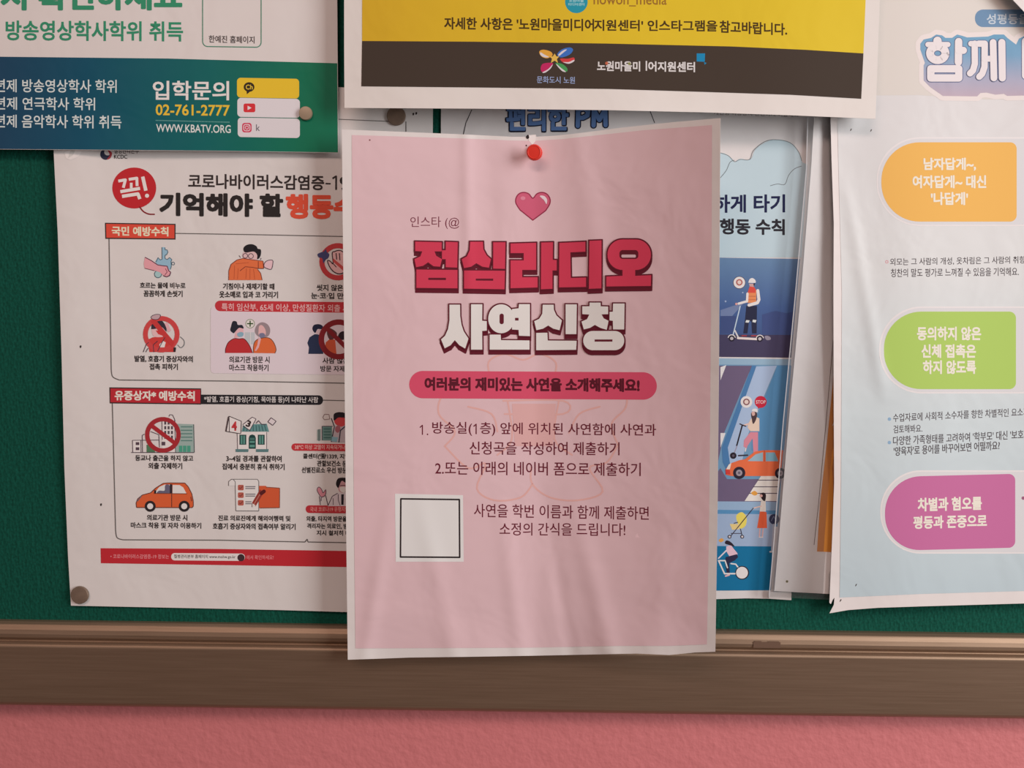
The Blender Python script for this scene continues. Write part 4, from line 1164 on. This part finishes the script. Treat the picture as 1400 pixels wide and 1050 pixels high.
polys = [g3([(245, 165), (390, 165), (392, 320), (410, 440), (440, 530), (505, 630), (460, 765), (380, 720), (318, 650), (260, 720), (180, 762), (130, 640), (185, 590), (225, 500), (245, 380)]),
         g3([(540, 160), (695, 160), (692, 385), (755, 390), (755, 520), (692, 525), (695, 780), (540, 780)]),
         g3(circ(953, 358, 178, 198, n=40)),
         g3([(1195, 158), (1345, 158), (1345, 595), (1195, 590), (1190, 510), (1100, 505), (1100, 225), (1190, 215)]),
         g3([(795, 575), (945, 575), (950, 650), (1340, 655), (1340, 780), (795, 780)]),
         g4([(205, 155), (345, 155), (348, 220), (380, 290), (450, 355), (420, 480), (340, 460), (275, 420), (210, 460), (125, 480), (97, 365), (160, 335), (200, 270)]),
         g4([(497, 150), (640, 150), (635, 530), (497, 530)]),
         g4([(122, 515), (265, 512), (270, 612), (638, 615), (632, 730), (122, 735)]),
         g4([(803, 128), (945, 128), (945, 175), (1040, 178), (1040, 275), (955, 278), (985, 330), (1045, 360), (1022, 475), (940, 450), (870, 412), (810, 450), (730, 470), (700, 370), (770, 340), (800, 280), (710, 275), (710, 175), (803, 175)]),
         g4([(1103, 140), (1250, 140), (1245, 470), (1103, 470), (1100, 360), (1058, 355), (1058, 245), (1100, 245)]),
         g4(rrect(722, 490, 1245, 735, 121, n=12))]
p.glyph(polys, (226, 212, 208), DK, 1.8, 5.0)
p.poly(g3(rrect(930, 288, 988, 432, 28)), DK).poly(g3([(1142, 345), (1190, 345), (1190, 382), (1142, 382)]), DK).poly(g4([(868, 598), (1095, 598), (1095, 626), (868, 626)]), DK)
p.done()
p = PK.part('slogan_pill', 'rose red pill with dark lettering')
p.poly(rrect(559.5, 508, 898, 545.5, 18.7, slope=0.006, n=12), (214, 78, 104)).text('여러분의 재미있는 사연을 소개해주세요!', 581, 874, 533.5, 17.5, (92, 26, 40), 0.048, 535.5)
p.done()
p = PK.part('instruction_text')
p.line([(574, 584.5), (577.5, 581.5), (577.5, 594.5)], 1.5, MR, cap=False).poly(circ(584.5, 593.8, 1.1, n=8), MR).line([(647.5, 583), (651, 580), (651, 593.5)], 1.5, MR, cap=False)
p.text('방송실(', 591, 645.5, 595.5, 19, MR, 0.006, 595.8).text('층) 앞에 위치된 사연함에 사연과', 656.5, 897, 596, 19, MR, 0.006, 598.5)
p.text('신청곡을 작성하여 제출하기', 642, 847, 621.5, 18, MR, 0.006, 622.5)
p.text('2.또는 아래의 네이버 폼으로 제출하기', 595, 876, 649, 18.5, MR, 0.006, 651)
p.text('사연을 학번 이름과 함께 제출하면', 648, 887, 707, 18.5, MR, 0.006, 711)
p.text('소정의 간식을 드립니다!', 683, 855, 732, 17.5, MR, 0.006, 733)
p.done()
p = PK.part('code_plate', 'white square with a black frame line')
p.poly([(540, 675), (633, 677), (634, 768), (541, 768)], (226, 214, 212)).line([(548, 682), (628, 683), (628.5, 762), (547.5, 761.5)], 2.2, (46, 34, 36), closed=True)
p.done()
p = PK.part('pin_hole_tear', 'white paper tear')
p.poly([(722, 185), (733, 184), (732, 193), (728, 198), (723, 192)], (236, 228, 224))
p.done()
for pts, col_ in ((smooth([(719, 187), (722, 184), (723.5, 188), (721, 190)]), (46, 34, 36)), (circ(719.5, 199, 1.2, n=8), (60, 34, 36)), (circ(505.5, 191.5, 1.2, n=8), (140, 90, 90))):
    p = PK.part('puncture_mark')
    p.poly(pts, col_)
    p.done()


# ------------------------------------------------------------------ tacks and the push pin
def lathe(name, prof, m, parent, n=36):
    """profile (radius, height) turned round local -Y (towards the viewer)"""
    bm = bmesh.new()
    rings = []
    for r_, h in prof:
        rings.append([bm.verts.new((r_ * math.cos(2 * math.pi * i / n), -h, r_ * math.sin(2 * math.pi * i / n))) for i in range(n)])
    for a_, b_ in zip(rings, rings[1:]):
        for i in range(n):
            bm.faces.new((a_[i], a_[(i + 1) % n], b_[(i + 1) % n], b_[i]))
    bm.faces.new(rings[-1])
    bm.faces.new(rings[0][::-1])
    bmesh.ops.recalc_face_normals(bm, faces=bm.faces[:])
    for f in bm.faces:
        f.smooth = True
    me = bpy.data.meshes.new(name)
    bm.to_mesh(me)
    bm.free()
    me.materials.append(m)
    o = link(bpy.data.objects.new(name, me), parent)
    md = o.modifiers.new('edge', 'EDGE_SPLIT')
    md.split_angle = math.radians(35)
    return o


m_tack, nt, b = node_mat('dull_brown_metal', 0.45, 0.4, 0.25)
n1 = noise(nt, 300, 3, 0.5, objcoord(nt))
r = ramp(nt, n1.outputs[0], [(0.3, (0.20, 0.145, 0.11)), (0.7, (0.25, 0.185, 0.14))])
nt.links.new(r.outputs[0], b.inputs['Base Color'])


def tack(px, py, d, rpx, label, m):
    o = thing('thumbtack', W(px, py, d), label, 'thumbtack', 'flat round thumbtacks')
    R = rpx / 1050 * (DIST - d)
    lathe('tack_head', [(R * 0.97, 0.0), (R, 0.0004), (R * 0.99, 0.0010), (R * 0.93, 0.0014), (R * 0.5, 0.0016), (0.0003, 0.00165)], m, o)
    lathe('pin_shaft', [(0.0004, -0.006), (0.0005, -0.001), (0.0005, 0.0001)], mat((0.5, 0.48, 0.45), 0.3, 0.5, 0.9), o, 10)


tack(110, 813, d_cov(110, 813) + 0.0003, 12.4, 'flat brown thumbtack at the lower left corner of the health notice', m_tack)
tack(542, 159, d_cov(542, 159) + 0.0003, 12.8, 'flat brown thumbtack half hidden under the yellow poster', m_tack)
m_tack2 = mat((0.34, 0.27, 0.19), 0.45, 0.4, 0.2)
tack(418.5, 155.5, d_fly(418, 155) + 0.0004, 9.2, 'small tan thumbtack on the green end of the course flyer band', m_tack2)

# red push pin
dp = d_pk(731, 206) + 0.0002
pin = thing('push_pin', W(731, 209, dp), 'red plastic push pin at the top of the pink poster', 'push pin')
m_red = mat((0.82, 0.045, 0.028), 0.45, 0.35, 0.0, 0.0, 'red_plastic')
k = (DIST - dp) / 1050
fl_ = lathe('pin_base', [(9.6 * k, 0.0), (10.4 * k, 0.0005), (9.9 * k, 0.0012), (6.0 * k, 0.0016), (4.6 * k, 0.0030)], m_red, pin)
hd = lathe('pin_head', [(4.6 * k, 0.0028), (5.2 * k, 0.0045), (8.4 * k, 0.0062), (9.7 * k, 0.0068), (10.0 * k, 0.0078), (9.6 * k, 0.0085), (8.2 * k, 0.0088), (7.6 * k, 0.0086), (0.0003, 0.0087)], m_red, pin)
lathe('pin_needle', [(0.0002, -0.011), (0.0005, -0.009), (0.0005, 0.0002)], mat((0.5, 0.48, 0.45), 0.3, 0.5, 0.9), pin, 10)
pin.rotation_euler = (math.radians(11), 0, math.radians(-4))
